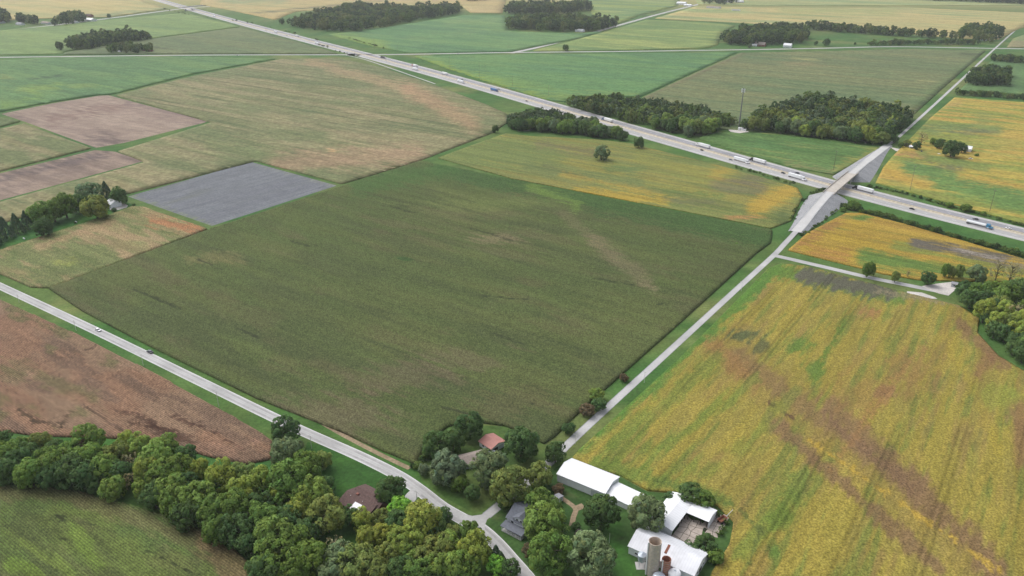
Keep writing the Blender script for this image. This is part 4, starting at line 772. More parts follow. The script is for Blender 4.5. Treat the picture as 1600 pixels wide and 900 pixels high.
wood([(1160, 203), (1200, 208), (1260, 215), (1330, 223), (1375, 230), (1392, 220), (1426, 186), (1400, 178), (1330, 168), (1260, 160), (1205, 178), (1170, 190)], 8.5, (9, 13.5), (.9, 1.2), ('dark', 'green', 'dark', 'olive', 'grey', 'yg'), 30, 63, 'at the near edge of the wood beside the bridge road', 'wood beside the bridge road')
def far_wood(px, spacing, wr, hr, seed, label): p, rs = scatter(px, spacing, seed); mass('woodland', p, wr, hr, WC, rs, label)
far_wood([(132, 63), (200, 57), (235, 63), (180, 70), (140, 78), (104, 79), (106, 70), (130, 66)], 11, (11, 17), (.9, 1.2), 64, 'dark wood in the far green field')
far_wood([(450, 42), (500, 50), (560, 50), (650, 33), (722, 21), (715, 13), (640, 18), (560, 12), (500, 24)], 18, (14, 22), (.8, 1.1), 65, 'long dark wood beside the far interstate')
far_wood([(792, 21), (800, 24), (880, 22), (924, 17), (915, 11), (800, 14)], 17, (16, 22), (.9, 1.2), 66, 'upper of the two dark woods beside the far diagonal road')
far_wood([(793, 46), (860, 50), (940, 49), (963, 42), (930, 35), (870, 33), (800, 38)], 15, (14, 20), (.9, 1.2), 67, 'lower of the two dark woods beside the far diagonal road')
far_wood([(1126, 70), (1180, 72), (1255, 68), (1262, 60), (1250, 48), (1190, 48), (1150, 56), (1130, 62)], 13, (12, 18), (.9, 1.2), 68, 'dark wood above the far crossing road')
far_wood([(1260, 47), (1310, 51), (1400, 57), (1505, 63), (1505, 61), (1400, 54), (1300, 45), (1262, 43)], 12, (10, 16), (.9, 1.2), 69, 'dark hedgerow of trees between far yellow and green fields')
far_wood([(1355, 72.5), (1440, 70.5), (1530, 70.5), (1530, 69), (1440, 68.5), (1360, 71)], 9, (7, 11), (.8, 1.1), 70, 'low bushes along the far crossing road')
far_wood([(1505, 130), (1530, 136), (1570, 135), (1577, 128), (1570, 118), (1540, 115), (1520, 117)], 9, (10, 14), (.9, 1.15), 71, 'small round grove in the green field by the straight road')
far_wood([(1545, 96), (1600, 100.5), (1680, 105), (1680, 101), (1600, 96), (1550, 91)], 8, (7, 10), (.8, 1.1), 72, 'hedgerow above the small round grove')
far_wood([(1490, 148), (1560, 154), (1680, 162), (1680, 160), (1560, 151), (1490, 146)], 6, (5, 8), (.7, 1), 73, 'low hedgerow along the yellow field')
far_wood([(1500, 58), (1520, 62), (1545, 70), (1568, 58), (1560, 52), (1525, 46), (1505, 50)], 18, (12, 18), (.9, 1.2), 74, 'trees round the pink roofed far farm')
far_wood([(1415, 0), (1500, 3), (1680, 11), (1680, 6), (1500, -3), (1430, -6)], 18, (16, 22), (.9, 1.2), 75, 'dark wood at the far top edge')
far_wood([(1095, 6), (1125, 8), (1160, 4), (1140, 0), (1100, -4)], 26, (14, 20), (.9, 1.2), 76, 'trees round the white far farmstead')
far_wood([(-30, 38), (10, 37), (18, 34), (8, 26), (-30, 24)], 15, (15, 22), (.9, 1.2), 77, 'dark trees at the far edge farmstead'); far_wood([(20, 36), (58, 40), (60, 36), (30, 30)], 15, (12, 18), (.9, 1.2), 78, 'dark trees beside the grey far house')
far_wood([(82, 41), (104, 40), (112, 38), (126, 36), (134, 34), (120, 24), (95, 34)], 18, (13, 19), (.9, 1.3), 79, 'trees round the white far barn')
far_wood([(165, 84), (215, 84), (240, 83), (235, 78), (200, 76), (172, 80)], 13, (9, 14), (.9, 1.2), 80, 'low dark trees beside the far crossing road')
far_wood([(1500, -2), (1510, -2), (1500, -8)], 20, (10, 16), (.9, 1.2), 81, 'far trees')
far_wood([(730, 3), (765, 1), (760, -3), (726, -2)], 20, (12, 18), (.9, 1.2), 82, 'small far wood at the top edge')
for x, y, wd, k, lab in [(93, 71, 12, 'dark', 'lone dark tree beside the far dark wood'), (170, 24.5, 6, 'dark', 'lone far tree past the white barn'), (440, 33, 9, 'dark', 'lone dark tree beside the far interstate'), (1292, 65, 11, 'dark', 'lone dark tree above the far crossing road'), (1275, 67, 6, 'dark', 'small dark tree beside the lone tree above the far road'), (1554, 47, 9, 'dark', 'lone dark tree behind the pink roofed farm'), (1172, 71, 7, 'grey', 'pale grey tree beside the far brown barn'), (1336, 68, 4, 'dark', 'tiny dark tree along the far crossing road'), (604, 4, 7, 'dark', 'tallest tree of the long far wood')]:
    tree(x, y, wd, k, lab)
# hedges of bushes
def hedge(px, n, wr, spread, seed, label, cols=('green', 'dark', 'green', 'light')):
    rs = np.random.RandomState(seed); path = spline(pts(px), 8); L = len(path) - 1; P = []
    for k in range(n):
        t = rs.uniform(0, L); i = min(int(t), L - 1); p = path[i].lerp(path[i + 1], t - i); P.append((p.x + rs.normal() * spread * G, p.y + rs.normal() * spread * G))
    mass('hedgerow', P, wr, (.55, .9), [KIND[c][1] for c in cols], rs, label)
hedge([(1322, 326), (1345, 331), (1400, 345), (1480, 368), (1560, 390), (1620, 408), (1680, 424)], 210, (2.2, 4.6), .8, 91, 'bushy green hedgerow along the near side of the interstate')
hedge([(1355, 291), (1420, 305), (1480, 322), (1560, 343), (1640, 364)], 130, (1.2, 2.6), .6, 92, 'thin hedgerow along the far side of the interstate')
hedge([(1150, 262), (1185, 272), (1240, 288)], 24, (1.5, 3.2), 1, 93, 'scattered low bushes on the interstate verge')
hedge([(545, 60), (575, 69), (600, 76)], 26, (2.2, 4), 1, 94, 'scrub along the interstate fence beyond the carriageways', ('olive', 'green', 'dark'))
hedge([(480, 66), (510, 74), (545, 86), (560, 88)], 16, (2.5, 4.5), 1.5, 95, 'dark scrub on the interstate bank at the underpass', ('dark', 'dark', 'olive'))
hedge([(255, 14), (300, 24), (400, 38), (500, 64)], 24, (3, 5), 1.5, 96, 'scrub on the near bank of the far interstate', ('dark', 'olive'))
hedge([(1110, 800), (1130, 815), (1128, 835)], 8, (2, 3), .6, 97, 'low weeds at the edge of the concrete yard')
hedge([(1251, 369), (1270, 357), (1297, 337), (1320, 321)], 46, (1.2, 2.4), .5, 98, 'dark weeds at the foot of the gravel bank')
hedge([(1236, 345), (1250, 325), (1272, 302), (1290, 296)], 40, (1.2, 2.6), 1.2, 99, 'dark weeds on the field side of the gravel bank', ('dark', 'green'))
hedge([(645, 737), (660, 722), (680, 712)], 10, (1.5, 3), .6, 101, 'weeds at the corner of the main corn')
# ------------------------------------------------------------------ buildings
def gable(name, label, P0, P1, W, eave, rise, wall, roof, ze=None, group=None, cat='house', over=.35, wins=(), doors=(), nroof='roof', L=None, thick=.18):
    """P0-P1 pixels of the near eave (at eave height); W metres deep away from it. local x along, y away"""
    z = eave if ze is None else ze
    a, b = at(*P0, z), at(*P1, z); a.z = b.z = 0
    d = b - a; L = L or d.length / G; d.normalize()
    e = empty(name, a, math.atan2(d.y, d.x), label, cat, group); e.scale = (G, G, 1)
    gable_parts(e, 0, 0, L, W, eave, rise, wall, roof, over, wins, doors, nroof, thick)
    return e, L
def gable_parts(e, x0, y0, L, W, eave, rise, wall, roof, over=.35, wins=(), doors=(), nroof='roof', thick=.18, wname='wall'):
    mb = MB(); n = (x0 + L)
    mb.add([(x0, y0, -.1), (n, y0, -.1), (n, y0 + W, -.1), (x0, y0 + W, -.1), (x0, y0, eave), (n, y0, eave), (n, y0 + W, eave), (x0, y0 + W, eave), (x0, y0 + W / 2, eave + rise), (n, y0 + W / 2, eave + rise)],
           [(0, 1, 5, 4), (2, 3, 7, 6), (1, 2, 6, 9, 5), (3, 0, 4, 8, 7), (0, 3, 2, 1), (4, 5, 9, 8), (6, 7, 8, 9)])
    o = mb.build(wname, wall, e)
    s = rise / (W / 2)
    for sg in (0, 1):
        ya = y0 - over if sg == 0 else y0 + W + over; ym = y0 + W / 2; za = eave - over * s; zm = eave + rise
        A = [(x0 - over, ya, za + .03), (n + over, ya, za + .03), (n + over, ym, zm + .03), (x0 - over, ym, zm + .03)]
        B = [(x, y, z + thick) for x, y, z in A]
        MB().add(A + B, [(0, 1, 2, 3), (4, 7, 6, 5), (0, 4, 5, 1), (1, 5, 6, 2), (2, 6, 7, 3), (3, 7, 4, 0)]).build(nroof, roof, e)
    def opening(sd, t, z, w_, h, nm, m, frame=True):
        mb = MB()
        def q(u0, u1, za, zb, d0, d1):
            if sd == 'f': mb.box(x0 + u0, y0 - d1, za, x0 + u1, y0 + d0, zb)
            elif sd == 'b': mb.box(x0 + u0, y0 + W - d0, za, x0 + u1, y0 + W + d1, zb)
            elif sd == 'l': mb.box(x0 - d1, y0 + u0, za, x0 + d0, y0 + u1, zb)
            else: mb.box(n - d0, y0 + u0, za, n + d1, y0 + u1, zb)
        k = .09
        if frame:
            q(t - w_ / 2 - k, t - w_ / 2, z - k, z + h + k, .02, .06); q(t + w_ / 2, t + w_ / 2 + k, z - k, z + h + k, .02, .06); q(t - w_ / 2, t + w_ / 2, z + h, z + h + k, .02, .06); q(t - w_ / 2, t + w_ / 2, z - k, z, .02, .06)
            f = mb.build(nm, M['trim'], e); mb = MB(); q(t - w_ / 2, t + w_ / 2, z, z + h, .02, .03); mb.build('pane' if nm == 'window' else 'panel', m, f)
        else: q(t - w_ / 2, t + w_ / 2, z, z + h, .02, .05); mb.build(nm, m, e)
    for sd, t, z, w_, h in wins: opening(sd, t, z, w_, h, 'window', M['glass'])
    for sd, t, z, w_, h, m in doors: opening(sd, t, z, w_, h, 'door', m)
def dist_w(P0, P3, z):
    a, b = at(*P0, z), at(*P3, z); return (b - a).length / G
# white barns
W1 = dist_w((870.7, 740.5), (893.7, 715.5), 4) * .96
gable('long_barn', 'long white metal barn, the larger of the joined pair beside the soybeans', (870.7, 740.5), (945.5, 771), W1, 4.0, 2.0, M['sidingwhite'], M['metalwhite'], cat='barn', over=.25, doors=[('f', 14, .05, 3.2, 3, M['sidinggrey'])], wins=[('r', W1 / 2, 2.5, 1, .9)])
a, b = at(870.7, 740.5, 4), at(945.5, 771, 4); d1 = (b - a).normalized()
W2 = dist_w((946.5, 771), (965, 752), 3) * .97
gable('low_barn', 'lower white metal barn joined to the long one, beside the grey green tree', (947.2, 772.5), (988, 792), W2, 2.9, 1.3, M['sidingwhite'], M['metalwhite'], cat='barn', over=.2, doors=[('f', 9, .05, 2.6, 2.4, M['sidinggrey'])])
# open cattle shed, two wings at a right angle
def cattle_shed():
    z = 3.4
    a, b, c = at(1030, 823, z), at(1050, 827, z), at(1071, 798, z)
    d = (at(1071, 798, z) - at(1049, 827, z)); d.z = 0; L1 = d.length / G; d.normalize()
    o = at(1049, 829, z); o.z = 0
    e = empty('cattle_shed', o, math.atan2(d.y, d.x), 'white roofed open fronted cattle shed round a cracked concrete yard', 'barn'); e.scale = (G, G, 1)
    # local x along wing one (away), y to the left; open front on -y
    D1 = 7.0; top = L1 + 6.0; L2 = 7.6
    def roofslab(nm, P): B = [(x, y, zz + .15) for x, y, zz in P]; MB().add(P + B, [(0, 1, 2, 3), (4, 7, 6, 5), (0, 4, 5, 1), (1, 5, 6, 2), (2, 6, 7, 3), (3, 7, 4, 0)]).build(nm, M['metalwhite'], e)
    roofslab('roof', [(-.4, -.5, 3.75), (top + .4, -.5, 3.75), (top + .4, D1 * .45, 4.9), (-.4, D1 * .45, 4.9)])
    roofslab('roof', [(-.4, D1 * .45, 4.9), (top + .4, D1 * .45, 4.9), (top + .4, D1 + .4, 3.2), (-.4, D1 + .4, 3.2)])
    y1 = -.55
    roofslab('roof', [(L1 - .4, -L2, 3.6), (L1 - .4, y1, 3.6), (L1 + 2.6, y1, 4.6), (L1 + 2.6, -L2, 4.6)])
    roofslab('roof', [(L1 + 2.6, -L2, 4.6), (L1 + 2.6, y1, 4.6), (top + .35, y1, 3.3), (top + .35, -L2, 3.3)])
    MB().box(-.1, D1 - .15, 0, top, D1, 3.2).build('wall', M['sidingwhite'], e)
    MB().add([(-.12, 0, -.05), (-.12, D1, -.05), (-.12, D1, 3.2), (-.12, D1 * .45, 4.86), (-.12, -.4, 3.72), (0.05, 0, -.05), (.05, D1, -.05), (.05, D1, 3.2), (.05, D1 * .45, 4.86), (.05, -.4, 3.72)], [(0, 1, 2, 3, 4), (9, 8, 7, 6, 5), (0, 4, 9, 5), (0, 5, 6, 1)]).build('wall', M['sidingwhite'], e)
    MB().add([(L1, -L2 + .1, -.05), (top, -L2 + .1, -.05), (top, -L2 + .1, 3.3), (L1 + 2.6, -L2 + .1, 4.58), (L1, -L2 + .1, 3.6), (L1, -L2 + .25, -.05), (top, -L2 + .25, -.05), (top, -L2 + .25, 3.3), (L1 + 2.6, -L2 + .25, 4.58), (L1, -L2 + .25, 3.6)], [(0, 1, 2, 3, 4), (9, 8, 7, 6, 5), (0, 4, 9, 5)]).build('wall', M['sidingwhite'], e)
    MB().box(top - .15, -L2, 0, top, D1, 3.2).build('wall', M['darkwood'], e)
    for k in range(5): MB().box(.2 + k * (L1 - .6) / 4, -.1, 0, .4 + k * (L1 - .6) / 4, .1, 3.7).build('post', M['darkwood'], e)
    for k in range(4): MB().box(L1 - .1, -L2 + .6 + k * 2.0, 0, L1 + .1, -L2 + .8 + k * 2.0, 3.6).build('post', M['darkwood'], e)
    MB().box(top - .3, -.3, 3.3, top + 1.2, 1.6, 5.2).build('cupola', M['metalwhite'], e)
cattle_shed()
gable('silo_barn', 'white roofed barn beside the two silos with a rusty seam', (1022 - 39.5, 853), (1022 + 62, 899), 10.2, 3.8, 2.6, M['sidingwhite'], M['metalold'], cat='barn', over=.3, wins=[('f', 2.5, 1.2, .9, .9), ('r', 3, 1.4, 1, 1), ('r', 7, 1.4, 1, 1)], doors=[('r', 5, .05, 2.2, 2.3, M['darkwood'])])
sb = [o for o in bpy.data.objects if o.name == 'silo_barn'][0]
MB().add([(9.8, 2.2, 5.15), (10.5, 2.2, 5.15), (10.5, 4.9, 6.5), (9.8, 4.9, 6.5), (9.8, 2.2, 5.3), (10.5, 2.2, 5.3), (10.5, 4.9, 6.66), (9.8, 4.9, 6.66)], [(0, 3, 2, 1), (4, 5, 6, 7), (0, 1, 5, 4), (1, 2, 6, 5), (2, 3, 7, 6), (3, 0, 4, 7)]).build('rusty_roof_panel', M['rust'], sb)
def silo(x, y, r, h, m, label, hoops, chute_a, open_=True):
    p = at(x, y); e = empty('silo', p, 0, label, 'silo')
    MB().lathe([(r + .05, -.1), (r, .3), (r, h), (r - .16, h + .02), (r - .16, h - 4.5)], 28).build('wall', m, e)
    MB().lathe([(r - .16, h - 4.5), (.01, h - 4.3)], 28).build('silage_floor', M['darkwood'], e)
    mb = MB()
    for k in range(hoops):
        z = .5 + k * (h - .8) / (hoops - 1); mb.lathe([(r + .002, z - .04), (r + .035, z - .04), (r + .035, z + .04), (r + .002, z + .04)], 28)
    o = mb.build('hoop', M['galv'], e); o['kind'] = 'stuff'
    c, s = math.cos(chute_a), math.sin(chute_a)
    MB().tube([(c * (r + .25), s * (r + .25), 0), (c * (r + .25), s * (r + .25), h + .2)], .28, 8).build('chute', M['trim'], e)
    return e
silo(1019, 895, 2.45, 15.6, M['stave'], 'tall open topped grey concrete stave silo beside the white barn', 22, math.radians(195))
silo(1039, 898, 1.75, 7.9, M['tile'], 'short rusty red tile silo beside the tall grey one', 9, math.radians(215))
def hopper_bin():
    p = at(1002, 884); e = empty('feed_bin', p, 0, 'small blue grey feed bin on legs beside the tall silo', 'bin'); e.scale = (G, G, G * .9)
    MB().lathe([(.25, 1.2), (1.15, 2.6), (1.15, 4.6)], 20).build('tank', M['galv'], e); MB().lathe([(1.25, 4.58), (.3, 5.3), (.01, 5.35)], 20).build('lid', M['galv'], e)
    for k in range(4): a = .78 + k * 1.571; MB().tube([(math.cos(a) * 1.1, math.sin(a) * 1.1, 0), (math.cos(a) * 1.1, math.sin(a) * 1.1, 2.7)], .06, 6).build('leg', M['galv'], e)
    MB().box(-1.6, -1.5, -.02, 1.4, 1.4, .1).build('pad', M['conc'], e)
hopper_bin()
def dome(x, y, r, h, m, label, name='grain_bin'):
    p = at(x, y); e = empty(name, p, 0, label, 'bin'); e.scale = (G, G, G); MB().lathe([(r, -.05), (r, h)], 24).build('tank', m, e)
    MB().lathe([(r * 1.04, h - .02)] + [(r * 1.04 * math.cos(t * .157), h + r * .55 * math.sin(t * .157)) for t in range(1, 10)] + [(.02, h + r * .55)], 24).build('lid', m, e)
    MB().lathe([(.25, h + r * .5), (.25, h + r * .6 + .1), (.01, h + r * .6 + .15)], 10).build('vent', M['galv'], e)
dome(1053, 906, 1.7, 2.4, M['metalwhite'], 'white domed bin at the foot of the red silo'); dome(1029, 910, 1.7, 2.0, M['galv'], 'pale grey domed bin in front of the tall silo')
# concrete yard of cracked slabs
def yard(px, seed, size, label):
    size = size * G; rs = np.random.RandomState(seed); P = gpoly(px, .1); c = P.mean(0)
    e = empty('concrete_yard', (c[0], c[1], 0), A1); e['kind'] = 'structure'; e['label'] = label
    Q = (P - c) @ np.array([[E1[0], -E1[1]], [E1[1], E1[0]]])
    sheet_v = [(x, y, .03) for x, y in Q]; MB().add(sheet_v, [tuple(range(len(Q)))]).build('crack_soil', M['crack'], e)
    x0, y0 = Q.min(0); x1, y1 = Q.max(0); nx, ny = int((x1 - x0) / size) + 1, int((y1 - y0) / size) + 1
    GR = np.array([[(x0 + i * (x1 - x0) / nx + rs.uniform(-.25, .25) * size, y0 + j * (y1 - y0) / ny + rs.uniform(-.25, .25) * size) for j in range(ny + 1)] for i in range(nx + 1)])
    for i in range(nx):
        for j in range(ny):
            q = np.array([GR[i, j], GR[i + 1, j], GR[i + 1, j + 1], GR[i, j + 1]]); m = q.mean(0)
            if not in_poly(np.array([m[0]]), np.array([m[1]]), Q)[0]: continue
            q = m + (q - m) * .94; z = .1 + rs.uniform(-.02, .03)
            MB().add([(x, y, .02) for x, y in q] + [(x, y, z + rs.uniform(-.02, .02)) for x, y in q], [(0, 1, 5, 4), (1, 2, 6, 5), (2, 3, 7, 6), (3, 0, 4, 7), (4, 5, 6, 7)]).build('slab', M['slab'], e)
yard([(1043, 843), (1058, 826), (1072, 806), (1097, 818), (1093, 838), (1084, 845), (1062, 850)], 5, 2.6, 'cracked pinkish concrete slabs inside the cattle shed yard')
yard([(1098, 828), (1104, 816), (1112, 801), (1124, 800), (1139, 812), (1128, 826), (1120, 838), (1106, 836)], 6, 2.4, 'cracked pinkish concrete slabs beside the cattle shed')
def implement():
    p = at(1128, 816); e = empty('farm_implement', p, A1 - .3, 'rusty red farm wagon standing on the cracked concrete', 'farm wagon'); e.scale = (1.25, 1.25, 1.25)
    MB().add([(-1.4, -.7, .9), (1.4, -.7, .9), (1.4, .7, .9), (-1.4, .7, .9), (-1.7, -.9, 1.7), (1.7, -.9, 1.7), (1.7, .9, 1.7), (-1.7, .9, 1.7), (-1.55, -.75, 1.68), (1.55, -.75, 1.68), (1.55, .75, 1.68), (-1.55, .75, 1.68), (-1.3, -.6, 1.0), (1.3, -.6, 1.0), (1.3, .6, 1.0), (-1.3, .6, 1.0)],
             [(0, 3, 2, 1), (0, 1, 5, 4), (1, 2, 6, 5), (2, 3, 7, 6), (3, 0, 4, 7), (4, 5, 9, 8), (5, 6, 10, 9), (6, 7, 11, 10), (7, 4, 8, 11), (8, 9, 13, 12), (9, 10, 14, 13), (10, 11, 15, 14), (11, 8, 12, 15), (12, 13, 14, 15)]).build('hopper', M['rust'], e)
    for x in (-1, 1):
        for y in (-.8, .8): MB().tube([(x, y - .12, .45), (x, y + .12, .45)], .45, 14).build('wheel', M['rubber'], e)
    MB().box(-1.2, -.5, .5, 1.2, .5, .88).build('chassis', M['rust'], e); MB().tube([(1.2, 0, .6), (2.8, 0, .4)], .06, 6).build('drawbar', M['rust'], e)
implement()
p0, p1 = at(1131, 811, .3), at(1145, 797, 3)
e = empty('grain_auger', (p0.x, p0.y, 0), 0, 'long pale grain auger tube slanting up at the concrete yard edge', 'auger')
d = p1 - p0; MB().tube([(0, 0, .3), (d.x, d.y, 3.2)], .16, 10).build('tube', M['polepale'], e); MB().box(-.5, -.5, 0, .5, .5, .6).build('hopper', M['galv'], e)
for s in (-1, 1): MB().tube([(d.x * .55, d.y * .55, 1.8), (d.x * .5 + s * .9, d.y * .5 - s * .9, 0)], .05, 6).build('leg', M['galv'], e)
# small sheds and houses
W3 = dist_w((749, 689), (768.6, 675), 3) * .95
gable('red_roof_shed', 'small white walled shed with a red roof behind the dark trees', (749, 689.5), (767.5, 701.5), W3, 2.7, 1.4, M['sidingwhite'], M['redroof'], cat='shed', wins=[('f', 2, 1, .9, 1), ('f', 4.2, 1, .9, 1)], doors=[('r', W3 * .3, .03, 2.4, 2.1, M['darkwood']), ('r', W3 * .68, .03, 2.2, 2.1, M['sidinggrey'])])
gable('taupe_roof_house', 'single storey house with taupe roof mostly hidden by two conifers', (724, 727), (752, 720), 5.6, 2.7, 1.6, M['sidinggrey'], M['taupe'], L=8.6, wins=[('f', 2, 1, 1.2, 1), ('f', 7, 1, 1.4, 1.1)], doors=[('f', 5, .03, 1, 2, M['darkwood'])])
def brown_house():
    e, L = gable('brown_roof_house', 'brick house with brown shingle roof, white canopy and cross gables behind the driveway', (529, 784), (573, 807), 8.2, 2.7, 1.9, M['brick'], M['brownroof'], wins=[('f', 2, 1, 1.3, 1.1), ('f', 5, 1, 1.3, 1.1), ('r', 2.5, 1, 1.1, 1.1), ('r', 5.8, 1, 1.1, 1.1), ('f', 12, 1, 1.3, 1.1)], doors=[('f', 8.4, .03, 1, 2, M['trim'])])
    gable_parts(e, L - 6.4, 2.2, 7.4, 6.6, 2.75, 2.05, M['brick'], M['brownroof'], wins=[('r', 3.3, 1, 1.4, 1.1)])
    gable_parts(e, 1.2, 4.2, 7, 6.4, 2.72, 1.7, M['brick'], M['brownroof'])
    MB().add([(5.2, -.5, 2.85), (8.4, -.5, 2.85), (8.4, 2.1, 4.05), (5.2, 2.1, 4.05), (5.2, -.5, 2.97), (8.4, -.5, 2.97), (8.4, 2.1, 4.17), (5.2, 2.1, 4.17)], [(0, 3, 2, 1), (4, 5, 6, 7), (0, 1, 5, 4), (1, 2, 6, 5), (2, 3, 7, 6), (3, 0, 4, 7)]).build('canopy', M['metalwhite'], e)
    MB().box(3.4, 4.2, 3.6, 4.2, 5.0, 5.3).build('chimney', M['brick'], e)
    for k in range(2): MB().tube([(2.2 + k * 5, 3.2, 4.0), (2.2 + k * 5, 3.2, 4.6)], .08, 6).build('vent_pipe', M['trim'], e)
brown_house()
def slate_house():
    e, L = gable('slate_roof_house', 'white two storey house with slate blue roof and white railed porch', (792, 808), (822, 823), 8.6, 4.6, 3.0, M['sidingwhite'], M['slate'], wins=[('f', 2, 3.1, .9, 1.1), ('f', 6.5, 3.1, .9, 1.1), ('l', 2.4, 3, .9, 1.2), ('l', 5.8, 3, .9, 1.2), ('l', 2.4, .8, .9, 1.3), ('l', 5.8, .8, .9, 1.3), ('f', 1.6, .8, 1.1, 1.3), ('f', 6.4, .8, 1.1, 1.3)], doors=[('f', 4, .4, 1, 2.05, M['darkwood'])])
    # dormer gable on the front slope
    x0, x1 = 2.4, 6.2; xm = (x0 + x1) / 2
    MB().add([(x0, .3, 4.7), (x1, .3, 4.7), (x1, .3, 6.0), (xm, .3, 7.4), (x0, .3, 6.0), (x0, 3.4, 4.7), (x1, 3.4, 4.7), (x1, 3.4, 6.0), (xm, 3.4, 7.4), (x0, 3.4, 6.0)], [(0, 1, 2, 3, 4), (9, 8, 7, 6, 5), (0, 4, 9, 5), (1, 6, 7, 2)]).build('dormer', M['sidingwhite'], e)
    for s in (-1, 1):
        A = [(xm, -.1, 7.43), (xm + s * 2.4, -.1, 5.65), (xm + s * 2.4, 3.9, 5.65), (xm, 3.9, 7.43)]; B = [(x, y, z + .16) for x, y, z in A]
        MB().add(A + B, [(0, 1, 2, 3), (4, 7, 6, 5), (0, 4, 5, 1), (1, 5, 6, 2), (2, 6, 7, 3), (3, 7, 4, 0)]).build('dormer_roof', M['slate'], e)
    for dx in (-.7, .7):
        f = MB().box(xm + dx - .42, .22, 5.0, xm + dx + .42, .29, 6.0).build('window', M['trim'], e); MB().box(xm + dx - .34, .19, 5.08, xm + dx + .34, .215, 5.92).build('pane', M['glass'], f)
    A = [(-.4, -2.9, 2.55), (L + .4, -2.9, 2.55), (L + .4, -.02, 3.0), (-.4, -.02, 3.0)]; B = [(x, y, z + .15) for x, y, z in A]
    MB().add(A + B, [(0, 1, 2, 3), (4, 7, 6, 5), (0, 4, 5, 1), (1, 5, 6, 2), (2, 6, 7, 3), (3, 7, 4, 0)]).build('porch_roof', M['slate'], e)
    MB().box(-.1, -2.7, -.05, L + .1, -.03, .4).build('porch_floor', M['conc'], e)
    k = 5
    for i in range(k): x = .1 + i * (L - .2) / (k - 1); MB().box(x - .08, -2.65, .4, x + .08, -2.49, 2.6).build('porch_post', M['trim'], e)
    r = MB().box(.1, -2.6, 1.2, L - .1, -2.52, 1.3).build('railing', M['trim'], e); mb = MB()
    for i in range(int(L / .3)): x = .25 + i * .3; mb.box(x, -2.58, .4, x + .06, -2.54, 1.2)
    o = mb.build('baluster', M['trim'], r); o['kind'] = 'stuff'
    MB().box(L * .7, 5.2, 6, L * .7 + .7, 5.9, 8.4).build('chimney', M['brick'], e)
slate_house()
gable('grey_roof_shed', 'small shed with a pale grey roof beside the dirt path', (863, 779), (870, 783), 3.2, 2.2, .7, M['sidinggrey'], M['greyroof'], cat='shed', over=.2, doors=[('f', 1, .03, .9, 1.8, M['darkwood'])])
gable('tiny_shed', 'tiny weathered shed with one pale wall beside the grey green tree', (898, 835), (905, 838), 2.6, 1.9, .7, M['sidingwhite'], M['darkwood'], cat='shed', over=.2, doors=[('f', .8, .03, .7, 1.6, M['sidinggrey'])])
def plain(name, label, x, y, wpx, W, eave, rise, wall, roof, ang=None, cat='house', nw=2):
    p = at(x, y); L = wpx / F * depth(x, y)
    an = A2 if ang is None else ang
    d = Vector((math.cos(an), math.sin(an), 0)); L /= max(abs(d.x), .5)
    wins = [('f', L * (k + .7) / (nw + .4), 1, 1.1, 1.1) for k in range(nw)]
    e = empty(name, p - d * L / 2, an, label, cat); gable_parts(e, 0, -W / 2, L, W, eave, rise, wall, roof, wins=wins, doors=[('f', L * .5, .03, 1, 2, M['darkwood'])])
    return e
S, MW, GRR = M['sidingwhite'], M['metalwhite'], M['greyroof']
plain('farmhouse', 'white farmhouse beside the round pale drive at the tree row farmstead', 178, 322, 13, 10, 3.6, 2.4, S, MW)
plain('farmhouse', 'white house half hidden behind the big dark tree past the bridge', 1509, 236, 12, 11, 3.8, 2.4, S, MW)
plain('cottage', 'white cottage among trees beside the road past the bridge', 1416, 229, 7, 6, 2.8, 1.8, S, GRR); plain('garage', 'white garage beside the drive past the bridge', 1425, 232, 6, 6, 2.5, 1.2, S, MW, cat='garage')
plain('lane_house', 'low grey roofed mobile home beside the gravel yard', 1494, 448, 11, 4, 2.4, .6, M['sidinggrey'], M['greyroof']); plain('lane_house', 'low dark roofed house at the edge of the lane farm wood', 1538, 452, 14, 6, 2.6, 1.3, M['sidinggrey'], M['slate'])
